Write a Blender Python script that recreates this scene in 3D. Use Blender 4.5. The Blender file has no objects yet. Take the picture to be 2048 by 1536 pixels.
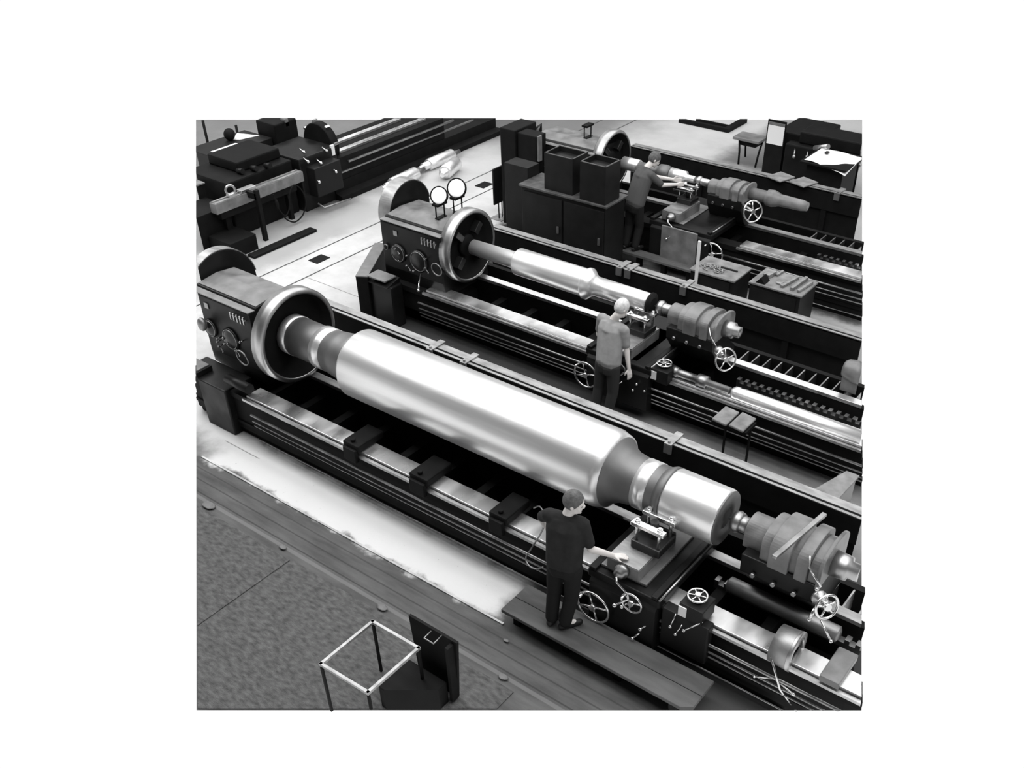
import bpy, bmesh, math, random
from mathutils import Vector, Matrix, Quaternion
random.seed(7)
sc = bpy.context.scene
COL = sc.collection
V = Vector
PI = math.pi

# ------------------------------------------------------------------ materials
def nd(nt, t, **kw):
    n = nt.nodes.new(t)
    for k, v in kw.items():
        setattr(n, k, v)
    return n

def mat(name, col, rough=0.5, metal=0.0, spec=0.5, noise=0.0, nscale=6.0, bump=0.0, bscale=40.0,
        stretch=(1, 1, 1), rvar=0.0, aniso=0.0):
    m = bpy.data.materials.new(name); m.use_nodes = True
    nt = m.node_tree; b = nt.nodes['Principled BSDF']
    if isinstance(col, (int, float)): col = (col, col, col)
    b.inputs['Base Color'].default_value = (*col, 1)
    b.inputs['Roughness'].default_value = rough
    b.inputs['Metallic'].default_value = metal
    b.inputs['Specular IOR Level'].default_value = spec
    if noise or bump or rvar:
        tc = nd(nt, 'ShaderNodeTexCoord'); mp = nd(nt, 'ShaderNodeMapping')
        mp.inputs['Scale'].default_value = stretch
        nt.links.new(tc.outputs['Object'], mp.inputs['Vector'])
    if noise or rvar:
        n = nd(nt, 'ShaderNodeTexNoise'); n.inputs['Scale'].default_value = nscale
        n.inputs['Detail'].default_value = 6
        nt.links.new(mp.outputs[0], n.inputs['Vector'])
    if noise:
        mr = nd(nt, 'ShaderNodeMapRange')
        mr.inputs['From Min'].default_value = 0.3; mr.inputs['From Max'].default_value = 0.7
        mr.inputs['To Min'].default_value = 1 - noise; mr.inputs['To Max'].default_value = 1 + noise
        nt.links.new(n.outputs['Fac'], mr.inputs['Value'])
        mx = nd(nt, 'ShaderNodeVectorMath', operation='SCALE')
        mx.inputs[0].default_value = col
        nt.links.new(mr.outputs[0], mx.inputs['Scale'])
        nt.links.new(mx.outputs[0], b.inputs['Base Color'])
    if rvar:
        mr = nd(nt, 'ShaderNodeMapRange')
        mr.inputs['From Min'].default_value = 0.35; mr.inputs['From Max'].default_value = 0.65
        mr.inputs['To Min'].default_value = max(rough - rvar, .05); mr.inputs['To Max'].default_value = rough + rvar
        nt.links.new(n.outputs['Fac'], mr.inputs['Value'])
        nt.links.new(mr.outputs[0], b.inputs['Roughness'])
    if bump:
        n2 = nd(nt, 'ShaderNodeTexNoise'); n2.inputs['Scale'].default_value = bscale; n2.inputs['Detail'].default_value = 4
        nt.links.new(mp.outputs[0], n2.inputs['Vector'])
        bp = nd(nt, 'ShaderNodeBump'); bp.inputs['Strength'].default_value = bump; bp.inputs['Distance'].default_value = .01
        nt.links.new(n2.outputs['Fac'], bp.inputs['Height'])
        nt.links.new(bp.outputs[0], b.inputs['Normal'])
    return m

M = {}
M['paint'] = mat('machine_paint', .009, .45, 0, .22, noise=.35, nscale=3, rvar=.1)
M['paint_grey'] = mat('worn_grey_and_lit_tops', .17, .4, 0, .5, noise=.35, nscale=5, rvar=.1)  # own grey of some parts; paints overhead light onto black machines' tops
M['black'] = mat('black_iron', .006, .65, 0, .15, noise=.3, nscale=5)
M['way'] = mat('ground_steel_way', .80, .33, .9, .5, noise=.22, nscale=2.2, stretch=(1.5, .6, 1), rvar=.12)
M['edge'] = mat('bright_steel_edge', .5, .4, 1, .5, noise=.3, nscale=3)
M['rail'] = mat('rail_steel', .36, .5, .9, .5, noise=.3, nscale=4, stretch=(1, 3, 1))
M['turned'] = mat('turned_steel', .93, .34, .76, .5, noise=.10, nscale=7, stretch=(.06, 1, 1), rvar=.05)
M['dull'] = mat('dull_forged_steel', .2, .55, .85, .5, noise=.12, nscale=5)
M['steel'] = mat('bright_handle_steel', .8, .25, 1, .5)
M['white'] = mat('white_enamel', .85, .5, 0, .5)
M['lampglass'] = mat('lamp_glass', .85, .3, 0, .5)
_b = M['lampglass'].node_tree.nodes['Principled BSDF']; _b.inputs['Emission Color'].default_value = (1, 1, 1, 1); _b.inputs['Emission Strength'].default_value = .55
M['paper'] = mat('white_paper', .88, .8, 0, .2)
M['wood'] = mat('oily_wood_deck', .10, .8, 0, .25, noise=.45, nscale=2.2, stretch=(.5, 2, 1), bump=.15)
M['woodlt'] = mat('grey_wood_top', .2, .75, 0, .3, noise=.35, nscale=6)
M['plate'] = mat('grey_floor_plate', .10, .75, 0, .3, noise=.42, nscale=11, stretch=(1, 2.2, 1), bump=.9, bscale=55)
M['rod'] = mat('dim_rod_steel', .3, .4, 1, .5, noise=.4, nscale=4)
M['skin'] = mat('skin', (.70, .67, .65), .55, 0, .4)
M['hair_d'] = mat('dark_grey_hair', .10, .6, 0, .4, bump=.6, bscale=60, noise=.3, nscale=30)
M['hair_l'] = mat('light_hair', .62, .6, 0, .4, bump=.6, bscale=60, noise=.2, nscale=30)
M['shirt_d'] = mat('dark_work_shirt', .022, .85, 0, .2, bump=.4, bscale=14, noise=.2, nscale=9)
M['shirt_g'] = mat('grey_work_shirt', .27, .85, 0, .2, bump=.4, bscale=14, noise=.15, nscale=9)
M['shirt_m'] = mat('mid_grey_shirt', .085, .85, 0, .2, bump=.4, bscale=14)
M['pants'] = mat('dark_trousers', .014, .85, 0, .2, bump=.4, bscale=12)
M['pants_g'] = mat('charcoal_trousers', .035, .85, 0, .2, bump=.4, bscale=12)
M['shoe'] = mat('black_shoe', .012, .5, 0, .4)
M['cabinet'] = mat('dark_cabinet_paint', .010, .5, 0, .25, noise=.3, nscale=4)
M['cabedge'] = mat('worn_cabinet_edge', .09, .5, .3, .5, noise=.4, nscale=9)
M['dial'] = mat('dark_dial', .035, .3, .6, .5)

# ------------------------------------------------------------------ mesh builder
def frame_to(d):
    return V(d).normalized().to_track_quat('Z', 'Y').to_matrix().to_4x4()

class MB:
    def __init__(s): s.bm = bmesh.new()
    def _add(s, verts, faces):
        vs = [s.bm.verts.new(v) for v in verts]
        for f in faces:
            try: s.bm.faces.new([vs[i] for i in f])
            except ValueError: pass
        return s
    def box(s, x0, x1, y0, y1, z0, z1, bev=0.0, rot=0.0, at=None):
        b = bmesh.new(); bmesh.ops.create_cube(b, size=1)
        cx, cy, cz = (x0 + x1) / 2, (y0 + y1) / 2, (z0 + z1) / 2
        for v in b.verts: v.co = V((v.co.x * (x1 - x0), v.co.y * (y1 - y0), v.co.z * (z1 - z0)))
        if bev: bmesh.ops.bevel(b, geom=b.edges[:], offset=bev, segments=2, affect='EDGES', profile=.5)
        R = Matrix.Rotation(rot, 3, 'Z') if rot else None
        for v in b.verts:
            if R: v.co = R @ v.co
            v.co += V((cx, cy, cz))
        s.merge(b); return s
    def obox(s, c, size, rotm, bev=0.0):
        b = bmesh.new(); bmesh.ops.create_cube(b, size=1)
        for v in b.verts: v.co = V([v.co[i] * size[i] for i in range(3)])
        if bev: bmesh.ops.bevel(b, geom=b.edges[:], offset=bev, segments=2, affect='EDGES', profile=.5)
        for v in b.verts: v.co = rotm.to_3x3() @ v.co + V(c)
        s.merge(b); return s
    def merge(s, b):
        me = bpy.data.meshes.new('t'); b.to_mesh(me); b.free(); s.bm.from_mesh(me); bpy.data.meshes.remove(me)
    def rev(s, p0, d, prof, seg=48, smooth=True, caps=True):
        """solid of revolution about line p0+t*d, prof=[(t,r),...]"""
        F = frame_to(d).to_3x3(); p0 = V(p0); rings = []
        for t, r in prof:
            if r <= 1e-6: rings.append([s.bm.verts.new(p0 + F @ V((0, 0, t)))])
            else: rings.append([s.bm.verts.new(p0 + F @ V((r * math.cos(2 * PI * k / seg), r * math.sin(2 * PI * k / seg), t))) for k in range(seg)])
        fs = []
        for a, b in zip(rings, rings[1:]):
            for k in range(seg):
                k2 = (k + 1) % seg
                if len(a) == 1 and len(b) == 1: continue
                if len(a) == 1: f = [a[0], b[k], b[k2]]
                elif len(b) == 1: f = [a[k], a[k2], b[0]]
                else: f = [a[k], a[k2], b[k2], b[k]]
                fs.append(s.bm.faces.new(f))
        if caps and len(rings[0]) > 1: s.bm.faces.new(rings[0][::-1])
        if caps and len(rings[-1]) > 1: s.bm.faces.new(rings[-1])
        if smooth:
            for f in fs: f.smooth = True
        return s
    def cyl(s, p0, p1, r, r1=None, seg=20):
        p0, p1 = V(p0), V(p1); L = (p1 - p0).length
        return s.rev(p0, p1 - p0, [(0, r), (L, r if r1 is None else r1)], seg)
    def tube(s, pts, r, seg=8):
        pts = [V(p) for p in pts]; rings = []
        up = V((0, 0, 1))
        for i, p in enumerate(pts):
            d = (pts[min(i + 1, len(pts) - 1)] - pts[max(i - 1, 0)]).normalized()
            q = d.to_track_quat('Z', 'Y').to_matrix()
            if rings and i:
                # keep the frame from twisting
                x = prevx - d * prevx.dot(d); x.normalize()
            else: x = q @ V((1, 0, 0))
            y = d.cross(x); prevx = x
            rings.append([s.bm.verts.new(p + x * (r * math.cos(2 * PI * k / seg)) + y * (r * math.sin(2 * PI * k / seg))) for k in range(seg)])
        for a, b in zip(rings, rings[1:]):
            for k in range(seg):
                f = s.bm.faces.new([a[k], a[(k + 1) % seg], b[(k + 1) % seg], b[k]]); f.smooth = True
        s.bm.faces.new(rings[0][::-1]); s.bm.faces.new(rings[-1])
        return s
    def torus(s, c, n, R, r, seg=40, rs=10):
        F = frame_to(n).to_3x3(); c = V(c); rings = []
        for k in range(seg):
            a = 2 * PI * k / seg; e = V((math.cos(a), math.sin(a), 0))
            rings.append([s.bm.verts.new(c + F @ (e * (R + r * math.cos(2 * PI * j / rs)) + V((0, 0, r * math.sin(2 * PI * j / rs))))) for j in range(rs)])
        for k in range(seg):
            a, b = rings[k], rings[(k + 1) % seg]
            for j in range(rs):
                f = s.bm.faces.new([a[j], b[j], b[(j + 1) % rs], a[(j + 1) % rs]]); f.smooth = True
        return s
    def ball(s, c, r, sc=(1, 1, 1), seg=16, ring=10, rotm=None):
        b = bmesh.new(); bmesh.ops.create_uvsphere(b, u_segments=seg, v_segments=ring, radius=r)
        for v in b.verts:
            v.co = V((v.co.x * sc[0], v.co.y * sc[1], v.co.z * sc[2]))
            if rotm: v.co = rotm.to_3x3() @ v.co
            v.co += V(c)
        for f in b.faces: f.smooth = True
        s.merge(b); return s
    def prism(s, poly, axis, a, b):
        """poly = 2D points in the plane normal to axis, extruded a..b"""
        def P(p, t):
            if axis == 'x': return V((t, p[0], p[1]))
            if axis == 'y': return V((p[0], t, p[1]))
            return V((p[0], p[1], t))
        A = [s.bm.verts.new(P(p, a)) for p in poly]; B = [s.bm.verts.new(P(p, b)) for p in poly]
        n = len(poly)
        for i in range(n): s.bm.faces.new([A[i], A[(i + 1) % n], B[(i + 1) % n], B[i]])
        s.bm.faces.new(A[::-1]); s.bm.faces.new(B)
        return s
    def cut(s, *planes):
        """the modelled plot ends here: vertical planes (point, outward normal)"""
        for p, n in planes:
            r = bmesh.ops.bisect_plane(s.bm, geom=s.bm.verts[:] + s.bm.edges[:] + s.bm.faces[:], dist=1e-5,
                                       plane_co=V(p), plane_no=V(n), clear_outer=True)
            es = [e for e in r['geom_cut'] if isinstance(e, bmesh.types.BMEdge)]
            if es:
                try: bmesh.ops.contextual_create(s.bm, geom=es)
                except Exception: pass
                try: bmesh.ops.holes_fill(s.bm, edges=[e for e in es if e.is_valid], sides=0)
                except Exception: pass
        return s
    def build(s, name, m, parent=None, bevel=0.0):
        if not s.bm.verts: s.bm.free(); return None
        bmesh.ops.recalc_face_normals(s.bm, faces=s.bm.faces[:])
        if parent is None:
            xs = [v.co for v in s.bm.verts]
            o0 = V(((min(v.x for v in xs) + max(v.x for v in xs)) / 2, (min(v.y for v in xs) + max(v.y for v in xs)) / 2, min(v.z for v in xs)))
        else: o0 = wloc(parent)
        for v in s.bm.verts: v.co -= o0
        me = bpy.data.meshes.new(name); s.bm.to_mesh(me); s.bm.free()
        me.materials.append(M[m] if isinstance(m, str) else m)
        o = bpy.data.objects.new(name, me); COL.objects.link(o)
        if parent is None: o.location = o0
        else: o.parent = parent
        if bevel:
            bv = o.modifiers.new('bevel', 'BEVEL'); bv.width = bevel; bv.segments = 2; bv.limit_method = 'ANGLE'
        return o

def wloc(o):
    l = V((0, 0, 0))
    while o: l += o.location; o = o.parent
    return l

def tag(o, label, cat, group=None, kind=None):
    if o is None: return None
    o['label'] = label; o['category'] = cat
    if group: o['group'] = group
    if kind: o['kind'] = kind
    return o
def thing(name, label, cat, loc, group=None):
    o = bpy.data.objects.new(name, None); COL.objects.link(o); o.location = loc; o.empty_display_size = .2
    return tag(o, label, cat, group)
def structure(o):
    o['kind'] = 'structure'; return o

# plot of the hall that is modelled (metres), corners of its floor
PA, PB, PC, PD = V((-22.12, 14.54, 0)), V((-8.40, 24.07, 0)), V((-1.20, 6.64, 0)), V((-6.47, 2.73, 0))
NL, NB, NR, NF = V((-.602, -.798, 0)), V((-.570, .821, 0)), V((.924, .382, 0)), V((.596, -.803, 0))
def cl(i=0.0): return (PA - NL * i, NL)
def cb(i=0.0): return (PB - NB * i, NB)
def cr(i=0.0): return (PC - NR * i, NR)
def cf(i=0.0): return (PD - NF * i, NF)

# ------------------------------------------------------------------ floor
def floor_material():
    m = bpy.data.materials.new('workshop_concrete'); m.use_nodes = True
    nt = m.node_tree; L = nt.links.new; b = nt.nodes['Principled BSDF']
    geo = nd(nt, 'ShaderNodeNewGeometry'); sep = nd(nt, 'ShaderNodeSeparateXYZ')
    def noise(scale, detail=5, rough=.6, stretch=None):
        n = nd(nt, 'ShaderNodeTexNoise'); n.inputs['Scale'].default_value = scale; n.inputs['Detail'].default_value = detail
        n.inputs['Roughness'].default_value = rough
        if stretch:
            mp = nd(nt, 'ShaderNodeMapping'); mp.inputs['Scale'].default_value = stretch
            L(geo.outputs['Position'], mp.inputs[0]); L(mp.outputs[0], n.inputs['Vector'])
        else: L(geo.outputs['Position'], n.inputs['Vector'])
        return n
    # jittered position makes ragged edges on dirt and painted shade
    nj = noise(3.0); sub = nd(nt, 'ShaderNodeVectorMath', operation='SUBTRACT'); sub.inputs[1].default_value = (.5, .5, .5)
    L(nj.outputs['Color'], sub.inputs[0])
    scl = nd(nt, 'ShaderNodeVectorMath', operation='SCALE'); scl.inputs['Scale'].default_value = .45; L(sub.outputs[0], scl.inputs[0])
    add = nd(nt, 'ShaderNodeVectorMath', operation='ADD'); L(geo.outputs['Position'], add.inputs[0]); L(scl.outputs[0], add.inputs[1])
    L(add.outputs[0], sep.inputs[0])
    sep0 = nd(nt, 'ShaderNodeSeparateXYZ'); L(geo.outputs['Position'], sep0.inputs[0])
    def ramp(sock, a, bb):
        r = nd(nt, 'ShaderNodeMapRange', interpolation_type='SMOOTHSTEP'); r.inputs['From Min'].default_value = a; r.inputs['From Max'].default_value = bb
        if a > bb:
            r.inputs['From Min'].default_value = bb; r.inputs['From Max'].default_value = a
            r.inputs['To Min'].default_value = 1; r.inputs['To Max'].default_value = 0
        L(sock, r.inputs['Value']); return r.outputs[0]
    def mul(*s):
        o = s[0]
        for x in s[1:]:
            n = nd(nt, 'ShaderNodeMath', operation='MULTIPLY'); L(o, n.inputs[0])
            if isinstance(x, float): n.inputs[1].default_value = x
            else: L(x, n.inputs[1])
            o = n.outputs[0]
        return o
    def rect(x0, x1, y0, y1, s=.2, sharp=False):
        S = sep0 if sharp else sep; out = []
        if x0 is not None: out.append(ramp(S.outputs['X'], x0 - s / 2, x0 + s / 2))
        if x1 is not None: out.append(ramp(S.outputs['X'], x1 + s / 2, x1 - s / 2))
        if y0 is not None: out.append(ramp(S.outputs['Y'], y0 - s / 2, y0 + s / 2))
        if y1 is not None: out.append(ramp(S.outputs['Y'], y1 + s / 2, y1 - s / 2))
        return mul(*out)
    cur = None
    n1 = noise(1.3, 8); r1 = nd(nt, 'ShaderNodeMapRange'); r1.inputs['From Min'].default_value = .3; r1.inputs['From Max'].default_value = .7
    r1.inputs['To Min'].default_value = .46; r1.inputs['To Max'].default_value = .66; L(n1.outputs['Fac'], r1.inputs['Value']); cur = r1.outputs[0]
    def mix(mask, val, k=1.0):
        nonlocal cur
        n = nd(nt, 'ShaderNodeMix'); n.data_type = 'FLOAT'
        if k < 1: mask = mul(mask, float(k))
        L(mask, n.inputs[0]); L(cur, n.inputs[2])
        if isinstance(val, float): n.inputs[3].default_value = val
        else: L(val, n.inputs[3])
        cur = n.outputs[0]
    mix(rect(None, None, 5.3, 6.3, .2), .74, .8)
    # greyer concrete far left, oil-blackened ground around the machines, unless marked
    mix(rect(None, -13.75, None, 13.2, .5), .33, .8)
    mix(rect(-14.6, -13.2, 12.0, 22, .6), .42, .6)
    mix(rect(None, -14.9, 11.9, 20, 1.0), .10, .8)  # shadow along the rear lathe, put into the floor colour
    mix(rect(-10.9, None, 6.18, 12.6, .25), .045)
    mix(rect(-6.2, None, 8.7, 9.8, 1.0), .26)
    mix(rect(-5.6, None, 11.15, 11.85, .3), .28)
    mix(rect(-8.0, None, 12.2, 13.9, .8), .22)
    mix(rect(None, -12.4, 17.4, 30, 2.4), .10, .8)  # floor grows darker towards the back left
    mix(rect(-11.6, -8.4, 12.4, 17.0, .3), .03)
    mix(rect(-8.7, None, 14.0, 17.0, .3), .07)
    mix(rect(-4.9, None, 3.0, 6.5, .3), .08)
    mix(rect(-8.9, None, 16.9, 30, 1.6), .30, .7)
    mix(rect(-11.9, None, 16.9, 30, .8), .42, .6)
    mix(rect(-10.0, -7.6, 19.4, 23, .6), .10, .8)
    mix(rect(None, -9.9, 4.5, 5.75, .5), .10, .9)
    # boarded floor in the foreground
    n2 = noise(2.0, 6, .6, (.6, 3, 1)); r2 = nd(nt, 'ShaderNodeMapRange'); r2.inputs['From Min'].default_value = .3; r2.inputs['From Max'].default_value = .7
    r2.inputs['To Min'].default_value = .06; r2.inputs['To Max'].default_value = .13; L(n2.outputs['Fac'], r2.inputs['Value'])
    mix(rect(None, None, 0, 5.46, .12), r2.outputs[0])
    # joints between boards and slabs
    def line(S, pos, w, val, lim=None, k=1.0):
        n = nd(nt, 'ShaderNodeMath', operation='SUBTRACT'); L(S, n.inputs[0]); n.inputs[1].default_value = pos
        a = nd(nt, 'ShaderNodeMath', operation='ABSOLUTE'); L(n.outputs[0], a.inputs[0])
        mk = ramp(a.outputs[0], w, w * .6)
        if lim: mk = mul(mk, lim)
        mix(mk, val, k)
    for y, k in ((4.95, .7), (5.12, .6), (5.28, .5)):
        line(sep0.outputs['Y'], y, .012, .03, None, k)
    line(sep0.outputs['Y'], 4.885, .03, .22, None, .5)
    upl = rect(None, -11.2, 7.0, None, .1, True)
    line(sep0.outputs['X'], -13.64, .022, .06, upl)
    line(sep0.outputs['X'], -12.95, .022, .06, mul(ramp(sep0.outputs['Y'], 8.9, 9.0)))
    line(sep0.outputs['Y'], 10.0, .010, .2, rect(-12.9, -10.8, None, None, .05, True))
    line(sep0.outputs['Y'], 5.88, .008, .25, rect(-10.0, -9.3, None, None, .05, True))
    # fine spots
    n3 = noise(18, 3); sp = ramp(n3.outputs['Fac'], .68, .74); mix(mul(sp, rect(None, -4, 5.4, None, .1)), .22, .5)
    cmb = nd(nt, 'ShaderNodeCombineColor')
    for i in range(3): L(cur, cmb.inputs[i])
    L(cmb.outputs[0], b.inputs['Base Color'])
    b.inputs['Roughness'].default_value = .75; b.inputs['Specular IOR Level'].default_value = .3
    nb = noise(25, 4); bp = nd(nt, 'ShaderNodeBump'); bp.inputs['Strength'].default_value = .15; bp.inputs['Distance'].default_value = .01
    L(nb.outputs['Fac'], bp.inputs['Height']); L(bp.outputs[0], b.inputs['Normal'])
    return m
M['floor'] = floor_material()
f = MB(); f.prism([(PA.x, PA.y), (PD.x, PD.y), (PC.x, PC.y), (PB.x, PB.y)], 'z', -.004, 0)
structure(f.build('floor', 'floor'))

def plate(name, poly, z0, z1, m, label, cat, cuts=(), bevel=0, group=None):
    b = MB().prism(poly, 'z', z0, z1)
    if cuts: b.cut(*cuts)
    return tag(b.build(name, m, bevel=bevel), label, cat, group)
plate('floor_mat', [(-10.2, 4.76), (-7.41, 4.76), (-7.41, 3), (-10.2, 3)], 0, .012, 'plate',
      'ribbed grey floor mat at the left edge, beside the wider mat', 'floor mat', [cl(.01)])
plate('floor_mat', [(-7.38, 4.78), (-4.08, 4.78), (-4.08, 2), (-7.38, 2)], 0, .012, 'plate',
      'wide ribbed grey floor mat under the open metal frame', 'floor mat', [cl(.01), cf(.01)])
plate('floor_strip', [(-9.95, 5.435), (-4.75, 5.435), (-4.75, 5.46), (-9.95, 5.46)], 0, .018, 'edge',
      'thin steel strip along the front of the bright concrete band', 'floor strip', [cl(.02)])
for k, (x0, y0) in enumerate(((-13.44, 10.49), (-13.34, 15.12))):
    g = MB().box(x0, x0 + .24, y0, y0 + .32, 0, .012).build('floor_grate', 'black')
    tag(g, ('small dark floor grate set in the bright aisle behind the nearest lathe headstock',
            'small dark floor grate in the bright aisle beside the dark notice board')[k], 'grate')
tag(MB().box(-14.50, -14.30, 9.95, 11.5, 0, .05, .01).build('floor_bar', 'black'),
    'black steel bar lying on the bright floor below the workbench beam', 'bar')
for k, (x, y, s) in enumerate(((-7.64, 4.86, .05), (-5.98, 4.84, .06), (-4.28, 4.86, .05), (-9.0, 4.84, .09), (-4.57, 5.27, .03))):
    b = MB(); b.ball((x, y, .022), s, (1.2, .7, .18), 10, 6)
    for v in b.bm.verts: v.co += V((random.uniform(-1, 1), random.uniform(-1, 1), 0)) * s * .12
    tag(b.build('metal_scrap', 'woodlt'), ('pale flat scrap on the floor near the back corner between the two mats',
        'pale scrap on the floor just behind the open metal frame', 'pale scrap on the floor in front of the wooden platform',
        'larger pale scrap on the floor at the left edge', 'tiny bright scrap beside the left corner of the wooden platform')[k], 'scrap')

# ------------------------------------------------------------------ small machine bits
def handwheel(parent, c, n, R, r, m='steel', spokes=5, name='handwheel', grip=True, hubm='dial'):
    n = V(n).normalized(); c = V(c)
    b = MB(); b.torus(c, n, R, r)
    o = b.build(name, m, parent)
    F = frame_to(n).to_3x3(); h = MB()
    h.cyl(c - n * r * 2, c + n * r * 2.2, r * 2.6)
    for k in range(spokes):
        a = 2 * PI * k / spokes + .3
        h.cyl(c, c + F @ V((math.cos(a), math.sin(a), 0)) * R, r * .75, seg=8)
    h.build('spokes', m, o)
    if grip:
        a = 2.2; p = c + F @ V((math.cos(a), math.sin(a), 0)) * R
        MB().rev(p, n, [(0, r * .5), (.02, r * .5), (.04, r * .9), (.09, r * 1.1), (.10, 0)], 10).build('grip', m, o)
    return o

def lever(parent, pts, r, ball=.018, m='steel', name='lever'):
    b = MB().tube(pts, r, 8); b.ball(pts[-1], ball); return b.build(name, m, parent)

# ------------------------------------------------------------------ lathes
def lathe(P):
    yf = P['yf']; xL, xR = P['xL'], P['xR']
    root = thing('lathe', P['label'], 'lathe', ((xL + xR) / 2, yf, 0))
    zt = .75
    def CR(z): return cr(.19 * z)
    base = P.get('base', 0)
    # bed: front wall, rear wall, tray, webs
    b = MB()
    b.box(xL, xR, yf + .86, yf + .95, 0, zt - .05)
    b.box(xL, xR, yf + 1.30, yf + 1.38, 0, zt - .02)
    q = MB(); q.box(xL, xR, yf + .2, yf + 1.3, 0, .16); q.cut(CR(.1), cf(0)); b.merge(q.bm)
    x = xL + .5
    while x < xR - .9:
        b.box(x, x + .12, yf + .2, yf + .88, .14, .52); x += .62
    b.cut(CR(.55), cl(.17))
    for z0, z1, y0 in ((0, .10, .07), (.10, .20, .03), (.20, .24, .01), (.24, .30, .03), (.30, .44, .03), (.44, .54, .03), (.54, .61, .03), (.61, .695, .0)):
        q = MB(); q.box(xL, xR, yf + (y0 if z0 > .29 or not P.get('recess') else P['recess']), yf + .22 + (.1 if z0 < .29 else 0), z0, z1); q.cut(CR((z0 + z1) / 2), cf(-.807 * z0), cl(.227 * (z0 + z1) / 2)); b.merge(q.bm)
    b.build('bed', 'black', root)['ends'] = 1
    b = MB(); b.box(P.get('wx', xL), xR, yf, yf + .24, zt - .05, zt, .004); b.cut(CR(zt), cf(-.807 * .72)).build('front_way', 'way', root)['ends'] = 1
    b = MB(); b.box(P.get('wx', xL) - .04, xR, yf - .05, yf - .012, zt - .07, zt - .035); b.cut(CR(zt), cf(-.807 * .7)).build('way_lip', 'edge', root)['ends'] = 1
    b = MB(); b.box(xL + .3, xR, yf + .85, yf + .97, zt - .05, zt, .004); b.cut(CR(zt)).build('rear_way', P.get('rwm', 'way'), root)
    # cross ribs behind the rear way
    b = MB(); x = P.get('ladx', xL + .4)
    while x < xR: b.box(x, x + .018, yf + .97, yf + 1.30, .45, zt - .03); x += .17
    b.cut(CR(zt)).build('cross_rib', 'rod', root)
    # toothed rack between the ways
    b = MB(); x = P.get('rackx', xL + .5); b.box(x, xR, yf + .70, yf + .78, .50, .56)
    while x < xR: b.box(x, x + .05, yf + .70, yf + .78, .56, .61); x += .11
    b.cut(CR(.6)).build('gear_rack', 'rod', root)
    for nm, yy, zz, r in (('lead_screw', -.075, .53, .017), ('feed_rod', -.07, .43, .011), ('control_rod', -.06, .35, .009), ('control_rod', -.05, .29 if P.get('recess') else .13, .009)):
        b = MB(); b.cyl((P.get('rx', xL + .1), yf + yy, zz), (xR, yf + yy, zz), r, seg=10); b.cut(CR(zz), cf(-.807 * zz)).build(nm, 'rod', root)['ends'] = 1
    # rear rail: deep dark beam with two polished strips on top
    ry = yf + P.get('rail_off', 2.09); rz = .95; rx = P.get('railx', xL)
    b = MB(); b.box(rx, xR, ry, ry + .20, rz - .36, rz - .012); b.box(rx, xR, ry + .05, ry + .15, 0, rz - .36); b.box(rx, xR, ry + .0, ry + .2, 0, .06)
    x = rx + .3
    while x < xR: b.box(x, x + .10, ry + .01, ry + .19, .06, rz - .36); x += 1.3
    rb = b.cut(CR(rz * .8)).build('rear_rail', 'black', root)
    b = MB(); b.box(rx, xR, ry + .075, ry + .20, rz - .012, rz); b.cut(CR(rz)).build('rail_strip', 'rail', rb)
    b = MB(); b.box(rx, xR, ry, ry + .038, rz - .03, rz - .012 + .012); b.cut(CR(rz)).build('rail_strip', 'rail', rb)
    for x in P.get('clamps', ()):
        b = MB(); b.box(x, x + .10, ry - .05, ry + .25, rz, rz + .02, .004); b.box(x, x + .10, ry - .05, ry - .02, rz - .12, rz)
        b.cyl((x + .05, ry - .01, rz + .02), (x + .05, ry - .01, rz + .045), .018, seg=6)
        b.build('clamp', 'rail', rb)
    # headstock
    hx0, hx1, hy0, hy1, hz = P['head']
    b = MB()
    prof = [(hy0 + .06, zt - .1), (hy0, zt + .15), (hy0, hz - .06), (hy0 + .02, hz - .03), (hy0 + .10, hz - .03), (hy0 + .12, hz),
            (hy0 + .45, hz + .035), (hy1 - .15, hz), (hy1, hz - .12), (hy1 + .03, zt - .1)]
    b.prism(prof, 'x', hx0, hx1)
    b.box(hx0 + .1, hx1 - .1, hy0 + .12, hy1, 0, zt)
    hs = b.cut(cl(.227 * 1.2)).build('headstock', 'paint', root, bevel=.012)
    b = MB(); b.prism([(hy0 + .14, hz + .002), (hy0 + .45, hz + .037), (hy1 - .16, hz + .004), (hy1 - .16, hz + .012), (hy0 + .45, hz + .047), (hy0 + .14, hz + .014)], 'x', hx0 + .03, hx1 - .02)
    b.cut(cl(.227 * 1.8)).build('headstock_cover', 'paint_grey', hs)  # paler than the headstock: light on its top put into the colour
    b = MB(); b.box(hx0, hx1, hy0 - .012, hy0 + .10, hz - .032, hz - .018, .003); b.cut(cl(.227 * 1.8)).build('ledge_trim', 'paint_grey', hs)
    for k in range(5):
        b = MB(); x = hx1 - .36 + k * .065; b.box(x, x + .022, hy0 - .05, hy0 - .03, hz - .20, hz - .09, .004); b.cyl((x + .011, hy0 - .03, hz - .15), (x + .011, hy0, hz - .15), .006)
        b.build('gear_lever', 'edge', hs)
    for (dx, dz, r) in P.get('dials', ()):
        b = MB(); c = V((hx0 + dx, hy0, hz - dz)); b.rev(c, (0, -1, 0), [(0, r), (.03, r), (.035, r * .8), (.06, r * .5), (.065, 0)], 28)
        d = b.build('selector_dial', 'dial', hs)
        MB().torus(c + V((0, -.035, 0)), (0, 1, 0), r * .86, .007, 28, 6).build('dial_rim', 'rod', d)
    b = MB(); b.box(hx0 + .28, hx0 + .36, hy0 - .012, hy0, hz - .22, hz - .14); b.build('name_plate', 'rod', hs)
    kr = random.Random(int(yf * 10))
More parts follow.
